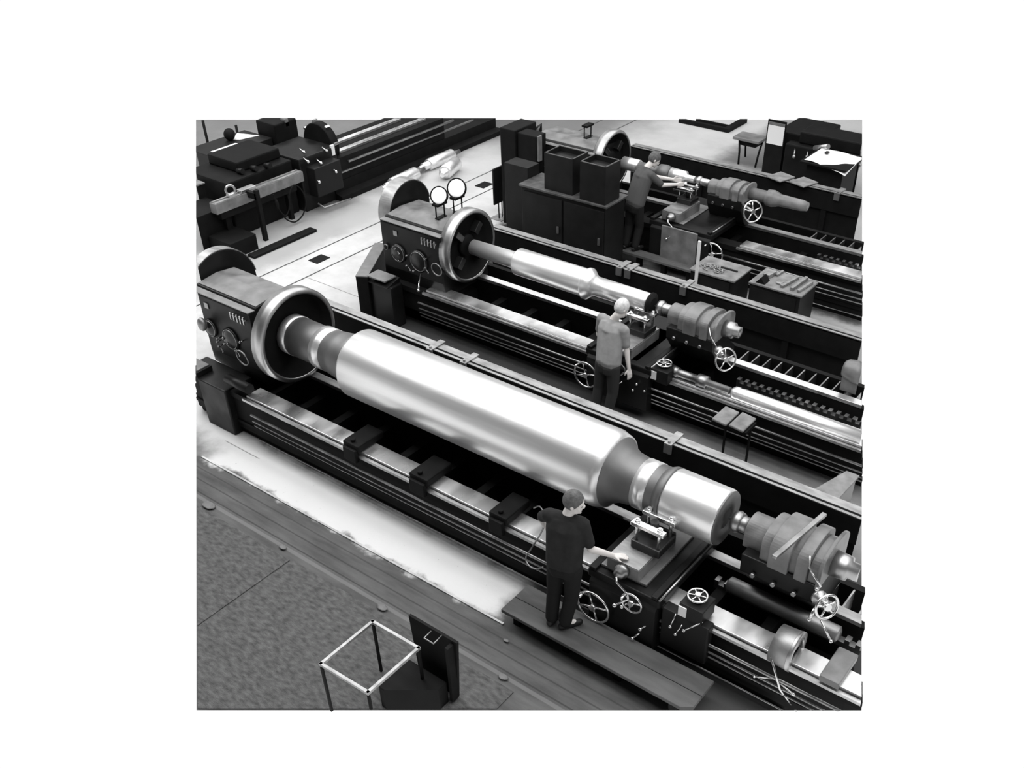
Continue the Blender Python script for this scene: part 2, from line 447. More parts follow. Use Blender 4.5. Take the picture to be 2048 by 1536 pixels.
    for k in range(P.get('knobs', 7)):
        x = kr.uniform(hx0 + .15, hx1 - .15); z = kr.uniform(zt + .22, hz - .35)
        b = MB(); b.cyl((x, hy0, z), (x, hy0 - .05, z), .008, seg=8); b.ball((x, hy0 - .06, z), kr.uniform(.012, .022), seg=10, ring=8)
        if k % 3 == 0: b.cyl((x, hy0 - .04, z), (x + .09, hy0 - .07, z - .05), .007, seg=8); b.ball((x + .09, hy0 - .07, z - .05), .014, seg=8, ring=6)
        b.build('control_knob', 'rod', hs)
    yc, zc = P['axis']
    # round hood at the end of the headstock
    gx0, gx1, gr = P['guard']
    gy, gz = yc + .18, P.get('gz', 1.47)
    b = MB()
    poly = [(gy + gr * math.cos(a), gz + gr * math.sin(a)) for a in [PI * k / 24 for k in range(-3, 28)]]
    poly += [(gy - gr, .5), (gy + gr * 1.5, .5), (gy + gr * 1.7, .85)]
    b.prism(poly, 'x', gx0, gx1)
    g = b.cut(cl(.227 * .9)).build('gear_guard', 'paint', root, bevel=.01)
    b = MB()
    n = 40
    for k in range(n):
        a0, a1 = PI * (.05 + .98 * k / n), PI * (.05 + .98 * (k + 1) / n)
        q = [(gy + rr * math.cos(a), gz + rr * math.sin(a)) for a, rr in ((a0, gr + .004), (a1, gr + .004), (a1, gr + .018), (a0, gr + .018))]
        b.prism(q, 'x', gx0 + .01, gx1)
    b.cut(cl(.227 * 1.75)).build('guard_band', 'rail', g)
    # faceplate and chuck
    fx, fr = P['face']
    b = MB(); b.rev((fx - .20, yc, zc), (1, 0, 0), [(0, fr * .96), (.012, fr), (.18, fr), (.20, fr * .965), (.20, fr * .90), (.05, fr * .87), (.05, 0)], 72)
    fp = b.build('faceplate', 'black', root)
    b = MB(); b.rev((fx - .18, yc, zc), (1, 0, 0), [(0, fr + .001), (0, fr + .006), (.16, fr + .006), (.185, fr * .972), (.185, fr * .925), (.18, fr * .90), (0, fr * .90), (0, fr + .001)], 72, caps=False)
    b.build('faceplate_rim', 'edge', fp)
    for k in range(4 if fr < .6 else 0):
        a = PI / 4 + k * PI / 2; e = V((0, math.cos(a), math.sin(a)))
        b = MB(); F = Matrix((V((1, 0, 0)), e, V((1, 0, 0)).cross(e))).transposed()
        b.obox(V((fx - .09, yc, zc)) + e * fr * .55, (.12, fr * .34, .10), F, .008); b.build('chuck_jaw', 'dial', fp)
    b = MB(); b.rev((fx - .16, yc, zc), (1, 0, 0), [(0, fr * .30), (.06, fr * .30), (.08, fr * .28), (.08, 0)], 40); b.build('spindle_nose', 'black', fp)
    return root

# nearest lathe
L1 = lathe(dict(label='nearest and largest lathe, black, turning the long thick roll across the middle', yf=6.12, xL=-10.9, xR=-1.0, wx=-9.62,
    rx=-9.5, head=(-10.95, -9.72, 6.50, 7.40, 1.78), axis=(6.88, 1.40), guard=(-11.15, -10.98, .56), face=(-9.27, .63), gz=1.50,
    railx=-10.6, clamps=(-8.27, -7.66, -4.47), dials=((.30, .52, .13), (.72, .55, .16)), rail_off=2.10, rackx=-3.0, rwm='rail', ladx=-2.6))
L2 = lathe(dict(recess=.24, label='middle black lathe turning the stepped shaft, behind the nearest lathe', yf=9.79, xL=-10.7, xR=-2.0, wx=-9.78,
    rx=-9.9, head=(-10.72, -9.46, 9.87, 10.90, 1.68), axis=(10.40, 1.37), guard=(-11.0, -10.74, .46), face=(-9.30, .56), gz=1.56,
    railx=-10.2, clamps=(-7.58, -7.42, -6.42), dials=((.35, .5, .15), (.78, .52, .18), (.1, .45, .05)), rail_off=2.08, rackx=-4.7, ladx=-4.85))
L3 = lathe(dict(label='far black lathe beside the dark cabinets, with a worker leaning over it', yf=14.13, xL=-11.3, xR=-3.5, wx=-6.6,
    rx=-7.1, head=(-11.2, -9.75, 14.30, 15.30, 1.62), axis=(14.85, 1.36), guard=(-11.4, -11.25, .40), face=(-9.62, .53),
    railx=-10.5, clamps=(-6.08,), dials=(), rail_off=2.62, rackx=-5.5, rwm='rail', ladx=-5.8))

# steady-rest feet straddling the front way of the nearest lathe
for x0, x1 in ((-7.72, -7.45), (-6.62, -6.33), (-5.42, -5.17)):
    b = MB(); b.box(x0, x1, 6.06, 6.50, .755, .86, .02); b.box(x0 + .03, x1 - .03, 6.02, 6.08, .62, .80, .01)
    b.cyl((x0 + .13, 6.12, .86), (x0 + .13, 6.12, .90), .03, seg=6)
    b.build('steady_base', 'black', L1)

def gauge_box(root, x, y, z, R):
    b = MB(); b.box(x - .12, x + .14, y - .14, y + .12, z - .24, z - .05, .01); b.cyl((x, y, z - .06), (x, y, z - .01), R * .75)
    g = b.build('feed_box', 'paint', root)
    handwheel(g, (x, y, z), (0, 0, 1), R, .011, grip=False, spokes=6)
    MB().box(x - .115, x - .03, y - .155, y - .143, z - .20, z - .08).build('white_plate', 'white', g)
    return g

# carriage on the nearest lathe
def toolpost(parent, x, y, z, s=1.0):
    b = MB(); b.box(x - .17 * s, x + .17 * s, y - .17 * s, y + .17 * s, z, z + .10 * s, .015)
    b.cyl((x, y, z + .1 * s), (x, y, z + .30 * s), .045 * s)
    tp = b.build('tool_post', 'dial', parent)
    for dy in (-.12, .10):
        c = MB(); c.box(x - .19 * s, x + .19 * s, y + (dy - .036) * s, y + (dy + .036) * s, z + .27 * s, z + .315 * s, .006)
        for dx in (-.13, .13):
            c.cyl((x + dx * s, y + dy * s, z + .10 * s), (x + dx * s, y + dy * s, z + .36 * s), .018 * s, seg=10)
            c.cyl((x + dx * s, y + dy * s, z + .315 * s), (x + dx * s, y + dy * s, z + .345 * s), .032 * s, seg=6)
        c.build('clamp_bar', 'steel', tp)
    MB().box(x - .36 * s, x + .05 * s, y - .015 * s, y + .015 * s, z + .17 * s, z + .20 * s).build('tool_bit', 'rod', tp)
    return tp
def carriage(root, yf, x0, x1, sx0, sx1, sz, wheel, small=None):
    b = MB(); b.box(x0, x1, yf - .16, yf + 1.25, .752, .86, .02)
    b.prism([(yf - .14, .80), (yf - .20, .74), (yf - .20, .22), (yf - .05, .14), (yf - .055, .80)], 'x', x0 + .05, x1 - .02)
    b.box(x0 + .02, x0 + .10, yf - .16, yf + 1.2, .86, .90); b.box(x1 - .10, x1 - .03, yf - .16, yf + 1.2, .86, .90)
    c = b.build('carriage', 'paint', root, bevel=.008)
    b = MB(); b.box(sx0, sx1, yf - .08, yf + .64, sz - .16, sz - .012, .008); sl = b.build('cross_slide', 'paint_grey', c)
    MB().box(sx0 + .004, sx1 - .004, yf - .076, yf + .636, sz - .012, sz).build('slide_top', 'rail', sl)
    MB().box(sx0 - .08, sx1 + .08, yf - .06, yf + .9, .86, sz - .16, .01).build('slide_guide', 'paint_grey', c)
    b = MB(); b.tube([(x1 + .02, yf - .2, .93), (x1 + .02, yf + .6, .93)], .012); b.build('guard_rod', 'rod', c)
    MB().rev((sx0 + .2, yf - .08, sz - .08), (0, -1, 0), [(0, .08), (.05, .08), (.06, .06), (.10, .055), (.11, .03), (.13, .0)], 24).build('feed_drum', 'rod', c)
    p = V((sx0 + .2, yf - .21, sz - .08))
    lever(c, [p, p + V((.02, -.02, -.05)), p + V((.16, -.02, -.14)), p + V((.17, -.03, -.19)), p + V((.10, -.05, -.26)), p + V((.04, -.07, -.32))], .012, .024)
    handwheel(c, wheel, (0, -1, 0), .19, .014, spokes=4)
    if small: handwheel(c, small, (0, -1, 0), .115, .012, spokes=3, grip=True)
    return c
C1 = carriage(L1, 6.12, -4.02, -3.16, -3.84, -3.46, 1.06, (-3.87, 5.86, .46), (-3.43, 5.88, .76))
toolpost(C1, -3.56, 6.46, 1.06)
for p in ((-3.32, 5.90, .44), (-3.38, 5.86, .30), (-3.55, 5.90, .62)):
    lever(C1, [(p[0] + .05, 5.93, p[2] + .06), p], .009, .022)
gauge_box(L1, -2.84, 6.12, 1.02, .095)
for p, q in (((-2.98, 5.98, .80), (-3.0, 5.92, .66)), ((-2.70, 6.0, .84), (-2.84, 5.90, .72)), ((-2.9, 5.98, .7), (-2.94, 5.93, .58))):
    lever(L1, [p, q], .007, .018)
MB().box(-3.14, -2.62, 5.98, 6.10, .30, .80, .015).build('feed_gearbox', 'paint', L1)

C2 = carriage(L2, 9.79, -6.62, -5.55, -6.28, -5.92, 1.02, (-6.56, 9.56, .47))
toolpost(C2, -6.08, 10.20, 1.02, .9)
gauge_box(L2, -5.45, 9.80, .93, .10)
lever(C2, [(-5.95, 9.56, .58), (-6.12, 9.50, .42)], .008, .02)
for p in ((-5.72, 9.56, .62), (-5.78, 9.57, .5), (-5.60, 9.57, .55)): lever(C2, [(p[0], 9.6, p[2]), p], .008, .02)
b = MB(); b.rev((-5.34, 9.86, .82), (1, 0, 0), [(0, .07), (.08, .07), (.08, .055), (.38, .055), (.38, .085), (.52, .085), (.52, .05), (.85, .05)], 24)
b.build('feed_shaft', 'rod', L2)
b = MB(); b.rev((-4.50, 9.90, .79), (1, 0, 0), [(0, 0), (.02, .05), (.06, .085), (.12, .09), (.13, .08), (.2, .09), (3, .09)], 28)
b.cut(cr(.19 * .85)).build('bright_shaft', 'turned', L2)
C3 = carriage(L3, 14.13, -8.3, -7.05, -8.1, -7.75, 1.04, (-7.0, 13.95, .55))
toolpost(C3, -7.93, 14.62, 1.04, .85)
MB().box(-7.98, -7.28, 13.86, 13.90, .22, .86, .01).build('apron_cover', 'paint_grey', C3)

# steady collar and end box at the right of the nearest lathe
b = MB(); b.rev((-2.03, 6.22, .80), (1, 0, 0), [(0, .19), (.17, .20), (.19, .20)], 40); b.box(-2.03, -1.84, 6.12, 6.32, .75, .8)
cr1 = b.build('steady_collar', 'rail', L1)
b = MB(); b.rev((-1.845, 6.22, .80), (1, 0, 0), [(0, .205), (.03, .205), (.03, .13), (.0, .13), (0, .205)], 40, caps=False); b.build('collar_rim', 'edge', cr1)
lever(L1, [(-1.93, 6.06, .50), (-1.70, 6.0, .50)], .008, .016); lever(L1, [(-1.93, 6.06, .50), (-2.10, 6.0, .47)], .008, .014)
b = MB(); b.box(-1.53, -1.34, 6.06, 6.50, .752, .83, .01); b.cut(cr(.19 * .8)).build('end_box', 'paint_grey', L1)

# tailstocks
def tailstock(root, x0, x1, yc, zc, s, zt, cutp=None, quill=.28, grey='paint_grey'):
    w = .30 * s
    def top(w, z):
        a = [(yc - w * math.cos(PI * k / 20), z - .15 * s + .15 * s * math.sin(PI * k / 20)) for k in range(21)]
        return [(yc - w, zc - .12)] + a + [(yc + w, zc - .12)]
    L = x1 - x0
    b = MB()
    b.prism(top(w * .55, zt - .09 * s), 'x', x0, x0 + L * .28)
    b.prism(top(w * .85, zt - .03 * s), 'x', x0 + L * .26, x0 + L * .40)
    b.prism(top(w, zt), 'x', x0 + L * .38, x0 + L * .62)
    b.prism(top(w * .86, zt - .05 * s), 'x', x0 + L * .60, x0 + L * .72)
    b.prism(top(w * 1.02, zt - .01 * s), 'x', x0 + L * .70, x0 + L * .84)
    b.prism(top(w * .9, zt - .07 * s), 'x', x0 + L * .84, x0 + L * .97)
    b.prism(top(w * 1.05, zt + .01 * s), 'x', x0 + L * .955, x1)
    body = b.build('tailstock', grey, root, bevel=.01)  # grey above a near-black base, top light put into the colour
    b = MB()
    b.prism([(yc + .02, .756), (yc - .06, .84), (yc - w * .95, 1.10), (yc - w * .98, zc - .10), (yc + w * .98, zc - .10), (yc + w, 1.05), (yc + .5 * s, .90), (yc + .5 * s, .756)], 'x', x0 + .06, x1 - .03)
    b.build('tailstock_base', 'paint', body, bevel=.012)
    b = MB(); b.rev((x0 - quill, yc, zc), (1, 0, 0), [(0, 0), (.09 * s, .045 * s), (.09 * s, .075 * s), (.15 * s, .085 * s), (quill, .085 * s)], 28); b.build('quill', 'edge', body)
    b = MB(); b.rev((x0 - quill * .75, yc, zc), (1, 0, 0), [(0, .10 * s), (.05 * s, .115 * s), (.10 * s, .10 * s)], 28); b.build('quill_nut', 'edge', body)
    b = MB(); b.rev((x1, yc, zc), (1, 0, 0), [(0, .13 * s), (.15 * s, .12 * s), (.16 * s, .085 * s), (.25 * s, .085 * s), (.25 * s, .03 * s), (.22 * s, .03 * s), (.22 * s, 0)], 32)
    if cutp: b.cut(cutp)
    b.build('spindle_end', 'edge', body)
    for dx in (.25, .5, .75): MB().cyl((x0 + L * dx, yc - w * .98, 1.14), (x0 + L * dx, yc - w * 1.12, 1.14), .025, seg=6).build('clamp_bolt', 'rod', body)
    return body
T1 = tailstock(L1, -2.72, -1.86, 6.88, 1.42, 1.0, 1.68, quill=.26)
wn = V((.80, -.52, .30))
handwheel(T1, (-1.69, 6.36, 1.36), wn, .115, .013)
MB().rev((-1.82, 6.46, 1.34), (.75, -.55, .1), [(0, .07), (.03, .075), (.06, .045), (.12, .04)], 24).build('wheel_hub', 'edge', T1)
lever(T1, [(-1.98, 6.50, 1.72), (-1.95, 6.46, 1.62), (-1.90, 6.44, 1.58), (-1.80, 6.42, 1.50), (-1.83, 6.42, 1.45)], .008, .02)
lever(T1, [(-1.80, 6.40, 1.24), (-1.82, 6.36, 1.12)], .018, .02); lever(T1, [(-1.72, 6.38, 1.15), (-1.58, 6.36, .98)], .010, .018)
tag(MB().obox((-2.17, 6.69, 1.735), (.05, .84, .035), Matrix.Rotation(-.13, 4, 'Z'), .006).build('measuring_bar', 'rod'),
    'straight steel bar lying crosswise on top of the nearest tailstock', 'bar')

T2 = tailstock(L2, -5.72, -4.92, 10.40, 1.36, .88, 1.56, quill=.3)
handwheel(T2, (-4.66, 9.98, 1.17), wn, .145, .012)
MB().rev((-4.84, 10.10, 1.20), (.75, -.55, -.1), [(0, .06), (.04, .06), (.06, .035), (.16, .03)], 20).build('wheel_hub', 'edge', T2)
lever(T2, [(-4.98, 10.05, 1.50), (-4.93, 10.02, 1.40), (-4.84, 10.0, 1.32), (-4.80, 10.0, 1.26)], .007, .018)
T3 = tailstock(L3, -7.62, -6.86, 14.85, 1.36, .75, 1.52, quill=.35)
b = MB(); b.rev((-6.86, 14.85, 1.36), (1, 0, 0), [(0, .10), (.3, .10), (.32, .13), (.42, .14), (.5, .12), (.55, .10), (.95, .09), (1.05, .07), (1.05, 0)], 28); b.build('long_quill', 'paint_grey', T3)
handwheel(T3, (-6.55, 14.36, 1.27), wn, .17, .014)
b = MB(); b.cyl((-6.80, 14.5, 1.28), (-6.55, 14.36, 1.27), .025); b.build('wheel_hub', 'rod', T3)

# angled control pedestal at the left of the middle lathe
Rz = Matrix.Rotation(.54, 4, 'Z')
ped = MB().obox((-11.18, 10.0, .40), (.20, 1.28, .80), Rz, .015).build('gear_cover', 'black', L2)
MB().obox((-11.18, 10.0, .808), (.20, 1.28, .016), Rz).build('cover_plate', 'paint_grey', ped)
b = MB(); b.box(-10.86, -10.3, 9.55, 9.80, 0, .72, .02); b.prism([(9.50, .72), (9.80, .80), (9.80, .72)], 'x', -10.84, -10.35)
pb = b.build('change_gear_box', 'paint', L2)
MB().box(-10.80, -10.40, 9.52, 9.78, .80, .82).build('box_lid', 'paint_grey', pb)
lever(L2, [(-9.86, 9.80, 1.0), (-9.75, 9.62, .92), (-9.70, 9.55, .86)], .012, .024)
MB().torus((-9.52, 9.80, 1.16), (0, 1, .1), .10, .010, 32, 8).build('selector_wheel', 'rod', L2)
MB().rev((-2.84, 6.80, .66), (1, 0, 0), [(0, .05), (.02, .085), (1.2, .085), (1.22, .05)], 28).build('middle_shaft', 'rail', L1)
# same control group on the nearest lathe
b = MB(); b.box(-10.95, -9.98, 6.04, 6.50, 0, .72, .02); b.box(-10.9, -10.55, 5.98, 6.30, .72, .80, .01)
pb = b.cut(cl(.12)).build('change_gear_box', 'paint', L1)
b = MB(); b.box(-10.88, -10.58, 6.0, 6.28, .80, .815); b.cut(cl(.18)).build('box_lid', 'paint_grey', pb)
MB().cyl((-10.0, 6.15, .86), (-9.55, 6.15, .86), .07, seg=20).build('drive_motor', 'paint', L1)
MB().ball((-10.66, 6.38, 1.36), .075, (1, .8, 1.3)).build('oil_cup', 'rail', L1)
MB().torus((-9.78, 6.30, 1.18), (0, 1, .1), .11, .010, 32, 8).build('selector_wheel', 'rod', L1)

# ------------------------------------------------------------------ workpieces
def rev_part(name, x, y, z, prof, m, parent=None, seg=72):
    return MB().rev((x, y, z), (1, 0, 0), prof, seg).build(name, m, parent)
Y1, Z1 = 6.88, 1.40
r = thing('steel_roll', 'huge bright turned steel roll mounted in the nearest lathe', 'roll', (-6.2, Y1, Z1 - .44))
rev_part('barrel', -8.15, Y1, Z1, [(0, .30), (0, .405), (.05, .44), (3.74, .44), (3.86, .405), (3.86, .30)], 'turned', r, 96)
rev_part('journal', -9.34, Y1, Z1, [(0, .20), (0, .262), (.86, .262)], 'dull', r)
rev_part('collar_band', -9.40, Y1, Z1, [(0, .10), (0, .268), (.13, .268), (.13, .2)], 'turned', r)
rev_part('collar_band', -8.80, Y1, Z1, [(0, .2), (0, .281), (.16, .281), (.16, .2)], 'turned', r)
rev_part('journal', -8.62, Y1, Z1, [(0, .25), (.0, .275), (.20, .30), (.34, .32), (.48, .36)], 'dull', r)
rev_part('journal', -4.30, Y1, Z1, [(0, .40), (.02, .385), (.06, .34), (.16, .29), (.30, .27), (.70, .27)], 'dull', r)
rev_part('collar_band', -3.97, Y1, Z1, [(0, .2), (0, .276), (.16, .276), (.16, .2)], 'turned', r)
rev_part('journal', -3.72, Y1, Z1, [(0, .25), (.0, .27), (.06, .30), (.10, .305)], 'dull', r)
rev_part('end_barrel', -3.63, Y1, Z1, [(0, .25), (0, .285), (.03, .30), (.60, .30), (.63, .29)], 'turned', r, 96)
rev_part('end_face', -3.0, Y1, Z1, [(0, .292), (.012, .285), (.012, .12), (-.02, .10), (-.02, 0)], 'dull', r)
Y2, Z2 = 10.40, 1.37
r = thing('stepped_shaft', 'bright stepped steel shaft mounted in the middle lathe', 'shaft', (-7.7, Y2, Z2 - .2))
rev_part('shaft_section', -9.30, Y2, Z2, [(0, .08), (.02, .115), (.90, .125), (.92, .14)], 'turned', r)
rev_part('shaft_section', -8.40, Y2, Z2, [(0, .10), (0, .185), (.02, .20), (1.22, .20), (1.25, .19)], 'turned', r)
rev_part('shaft_section', -7.16, Y2, Z2, [(0, .19), (.02, .225), (.05, .225), (.10, .18), (.16, .145)], 'turned', r)
rev_part('shaft_section', -7.02, Y2, Z2, [(0, .12), (0, .140), (.92, .135), (.93, .10)], 'turned', r)
rev_part('drive_dog', -6.08, Y2, Z2, [(0, .1), (0, .155), (.03, .155), (.03, .09), (.05, .09)], 'black', r)
Y3, Z3 = 14.85, 1.36
r = thing('stepped_shaft', 'slim bright steel shaft in the far lathe, passing behind the leaning worker', 'shaft', (-8.7, Y3, Z3 - .13))
rev_part('shaft_section', -9.50, Y3, Z3, [(0, .05), (.05, .05), (.06, .115), (.40, .115), (.41, .08)], 'turned', r, 40)
rev_part('shaft_section', -9.10, Y3, Z3, [(0, .05), (0, .09), (.45, .09)], 'dull', r, 40)
rev_part('shaft_section', -8.66, Y3, Z3, [(0, .1), (0, .13), (.12, .14), (.22, .12)], 'dull', r, 40)
rev_part('shaft_section', -8.43, Y3, Z3, [(0, .05), (0, .115), (.30, .11), (.32, .06), (.49, .06)], 'turned', r, 40)

# ------------------------------------------------------------------ things on and round the lathes
def dial_stand(x, y, z, s, label):
    t = thing('round_lamp', label, 'lamp', (x, y, z), 'round white lamps on two-legged stands')
    n = V((.35, -.80, .45)).normalized(); c = V((x, y, z + .34 * s))
    b = MB(); b.rev(c - n * .10, n, [(0, .08), (.03, .13 * s), (.09, .14 * s), (.11, .14 * s), (.115, .125 * s), (.09, .12 * s)], 32); b.build('lamp_housing', 'black', t)
    b = MB(); b.ball(c + n * .0, .122 * s, (1, 1, .35), 28, 14, frame_to(n)); b.build('lamp_glass', 'lampglass', t)
    b = MB(); dx = .055
    for k in (-1, 1): b.box(x + k * dx * .6 - .008, x + k * dx * .6 + .008, y + k * .06 - .008, y + k * .06 + .008, z, z + .24 * s)
    b.box(x - .06, x + .06, y - .11, y + .11, z + .20 * s, z + .235 * s); b.box(x - .03, x + .05, y - .1, y + .1, z, z + .012)
    b.build('stand', 'black', t)
    return t
dial_stand(-9.86, 10.34, 1.727, 1.0, 'round white lamp on a stand on the middle headstock, the one nearer the front')
dial_stand(-9.80, 10.68, 1.716, 1.1, 'round white lamp in a black frame on the middle headstock, beside its faceplate')
dial_stand(-10.26, 14.86, 1.667, 1.0, 'round white lamp on a stand on the far headstock')

# duckboards and worker's platform
def platform(name, x0, x1, y0, y1, z, nplank, label, m='wood', cuts=()):
    t = thing(name, label, 'platform', ((x0 + x1) / 2, (y0 + y1) / 2, 0)); w = (y1 - y0) / nplank
    for k in range(nplank):
        b = MB(); b.box(x0, x1, y0 + k * w, y0 + (k + 1) * w - .006, z - .045, z, .006)
        if cuts: b.cut(*cuts)
        b.build('plank', m, t)
    for k in range(4):
        x = x0 + .08 + (x1 - x0 - .36) * k / 3
        b = MB(); b.box(x, x + .08, y0 + .10, y1 - .03, 0, z - .045)
        if cuts: b.cut(*cuts)
        b.build('joist', 'black', t)
    return t
platform('wooden_platform', -4.75, -2.45, 5.42, 5.90, .26, 2, 'low dark wooden platform under the front worker')
platform('wooden_platform', -9.0, -7.1, 13.68, 13.91, .28, 2, 'raised narrow duckboard in front of the far lathe')

# open metal frame and dark panel in the foreground
t = thing('open_stand', 'open rectangular metal frame on four legs in the foreground', 'stand', (-5.04, 3.84, 0))
cx = [(-5.34, 3.50), (-5.34, 4.18), (-4.74, 4.19), (-4.74, 3.52)]
for k in range(4):
    p, q = V((*cx[k], .735)), V((*cx[(k + 1) % 4], .735)); d = (q - p).normalized(); s = d.cross(V((0, 0, 1)))
    F = Matrix((d, s, V((0, 0, 1)))).transposed()
    MB().obox((p + q) / 2, ((q - p).length + .034, .03, .03), F).build('top_bar', 'rail', t)
for (x, y), z0 in zip(cx, (.06, 0, .0, .50)):
    MB().box(x - .012, x + .012, y - .012, y + .012, z0, .70).build('leg', 'black', t)
t = thing('panel_stand', 'tall dark panel standing behind the open metal frame', 'panel', (-4.78, 4.3, 0))
MB().prism([(-4.99, .02), (-4.48, .02), (-4.42, .84), (-5.04, .84)], 'y', 4.385, 4.415).build('panel', 'black', t)
MB().box(-4.50, -4.46, 4.30, 4.385, .04, .80).build('side_rib', 'black', t)
MB().tube([(-4.72, 4.36, .84), (-4.72, 4.26, .83), (-4.60, 4.26, .83), (-4.60, 4.38, .84)], .008).build('hook', 'rod', t)
t = tag(MB().box(-5.02, -4.52, 3.86, 4.30, 0, .30, .01).build('scrap_box', 'black'),
        'low black box on the floor below the open metal frame', 'box')

# dark cabinet with two bins
t = thing('storage_cabinet', 'large dark storage cabinet left of the far lathe worker', 'cabinet', (-9.5, 13.4, 0))
MB().box(-10.42, -8.62, 13.06, 13.66, 0, 1.27, .01).build('cabinet_body', 'cabinet', t)
MB().box(-10.46, -8.58, 13.02, 13.70, 1.27, 1.31, .008).build('cabinet_top', 'cabedge', t)
for k in range(2):
    x = -10.36 + k * .88; d = MB().box(x, x + .84, 13.035, 13.062, .08, 1.2, .005).build('door', 'cabinet', t)
    MB().box(x + .74, x + .78, 13.01, 13.035, .6, .72).build('door_handle', 'cabedge', d)
MB().box(-11.0, -10.46, 13.3, 13.64, 0, 1.5, .01).build('side_cabinet', 'cabinet', t)
def binbox(x0, x1, y0, y1, z0, z1, label):
    b = MB(); w = .025
    b.box(x0, x1, y0, y0 + w, z0, z1); b.box(x0, x1, y1 - w, y1, z0, z1); b.box(x0, x0 + w, y0 + w, y1 - w, z0, z1)
    b.box(x1 - w, x1, y0 + w, y1 - w, z0, z1); b.box(x0 + w, x1 - w, y0 + w, y1 - w, z0, z0 + .03); b.box(x0 + w, x1 - w, y0 + w, y1 - w, z1 - .10, z1 - .08)
    o = tag(b.build('steel_bin', 'cabinet'), label, 'bin', 'bins on the dark cabinet')
    b = MB()
    for k in ((x0, x1, y0, y0 + w), (x0, x1, y1 - w, y1), (x0, x0 + w, y0, y1), (x1 - w, x1, y0, y1)): b.box(*k, z1, z1 + .008)
    b.build('bin_rim', 'cabedge', o)
binbox(-9.94, -9.34, 13.10, 13.55, 1.312, 1.93, 'open dark steel bin on the cabinet, the one farther left')
binbox(-9.16, -8.64, 13.06, 13.50, 1.312, 1.95, 'open dark steel bin on the cabinet, the one beside the leaning worker')
# tall dark machine column behind the cabinet
t = thing('drill_column', 'tall dark machine column behind the cabinets', 'machine', (-11.3, 14.2, 0))
MB().box(-11.62, -11.25, 13.95, 14.6, 0, 1.84, .02).build('column', 'black', t)
MB().box(-11.25, -10.80, 14.0, 14.3, 1.0, 1.80, .02).build('control_panel', 'black', t)
MB().box(-10.80, -10.76, 14.02, 14.12, 1.35, 1.80).build('light_strip', 'paint_grey', t)

# notice board on two legs
t = thing('notice_board', 'dark board on two thin legs beside the cabinets', 'board', (-11.79, 14.2, 0))
MB().box(-11.81, -11.775, 13.90, 14.50, .33, 1.03, .005).build('board', 'cabinet', t)
for y in (14.03, 14.13): MB().box(-11.80, -11.785, y, y + .02, 0, .34).build('leg', 'black', t)
MB().box(-11.95, -11.67, 13.95, 14.25, 0, .02).build('foot', 'rail', t)

# tool tables between the middle and far lathes
def block_table(x0, x1, y0, y1, z, label):
    t = thing('tool_chest', label, 'tool chest', ((x0 + x1) / 2, (y0 + y1) / 2, 0), 'tool chests behind the middle lathe')
    MB().box(x0 + .02, x1 - .02, y0 + .02, y1 - .02, 0, z - .03).build('chest_body', 'cabinet', t)
    MB().box(x0, x1, y0, y1, z - .03, z, .005).build('chest_top', 'woodlt', t)
    for k in range(2): MB().box(x0 + .08, x1 - .08, y0 + .008, y0 + .02, .1 + k * .28, .34 + k * .28).build('drawer', 'cabinet', t)
    return t
block_table(-5.88, -4.98, 13.08, 13.70, .70, 'dark tool chest with bars and blocks laid out on top')
block_table(-6.90, -6.08, 12.98, 13.60, .68, 'dark tool chest holding a heap of metal chips')
tools = [(-5.70, 13.45, .12, .22, .07, 'small grey block at the back left of the tool chest'), (-5.60, 13.60, .05, .20, .04, 'thin bar behind the grey block on the tool chest'),
         (-5.18, 13.42, .06, .50, .06, 'long round-edged steel bar at the right of the tool chest'), (-5.33, 13.40, .06, .46, .05, 'steel bar left of the longest bar on the tool chest'),
         (-5.06, 13.38, .05, .42, .05, 'steel bar at the right edge of the tool chest'), (-5.45, 13.30, .10, .10, .03, 'flat square plate in the middle of the tool chest')]
for k, (x, y, w, l, h, lab) in enumerate(tools):
    tag(MB().obox((x, y, .70 + h / 2), (w, l, h), Matrix.Rotation(-.15 + .05 * (k % 3), 4, 'Z'), .012).build('steel_bar', 'rail'), lab, 'bar', 'tools on the tool chest')
tag(MB().prism([(-5.78, .702), (-5.62, .702), (-5.70, .80)], 'y', 13.12, 13.30).build('wedge_block', 'black'), 'dark wedge-shaped block on the front of the tool chest', 'block')
b = MB()
for k in range(60):
    a = random.uniform(0, 2 * PI); q = random.random() ** .5; b.ball((-6.58 + q * .24 * math.cos(a), 13.18 + q * .12 * math.sin(a), .69 + random.random() * .02), .016, (1.4, .8, .6), 6, 4)
tag(b.build('metal_chips', 'rod'), 'heap of metal chips on the chip-strewn tool chest', 'chips', kind='stuff')
tag(MB().box(-6.50, -6.20, 13.30, 13.33, .68, .70).build('flat_file', 'dial'), 'slim dark file lying behind the metal chips', 'file')
tag(MB().box(-6.75, -6.70, 12.90, 12.93, 0, 1.22, .004).build('white_post', 'white'), 'upright white post beside the chip-strewn tool chest', 'post')

# two-pad rest in front of the middle lathe
t = thing('pad_table', 'low stand with two pale square pads in front of the middle lathe bed', 'stand', (-4.22, 9.46, 0))
for x0 in (-4.43, -4.19):
    MB().obox((x0 + .105, 9.47, .70), (.205, .36, .035), Matrix.Rotation(.10, 4, 'Y'), .012).build('pad', 'woodlt', t)
MB().box(-4.45, -3.96, 9.33, 9.62, .62, .665).build('tray', 'black', t)
for x in (-4.32, -3.98): MB().box(x - .012, x + .012, 9.50, 9.524, 0, .63).build('leg', 'black', t)

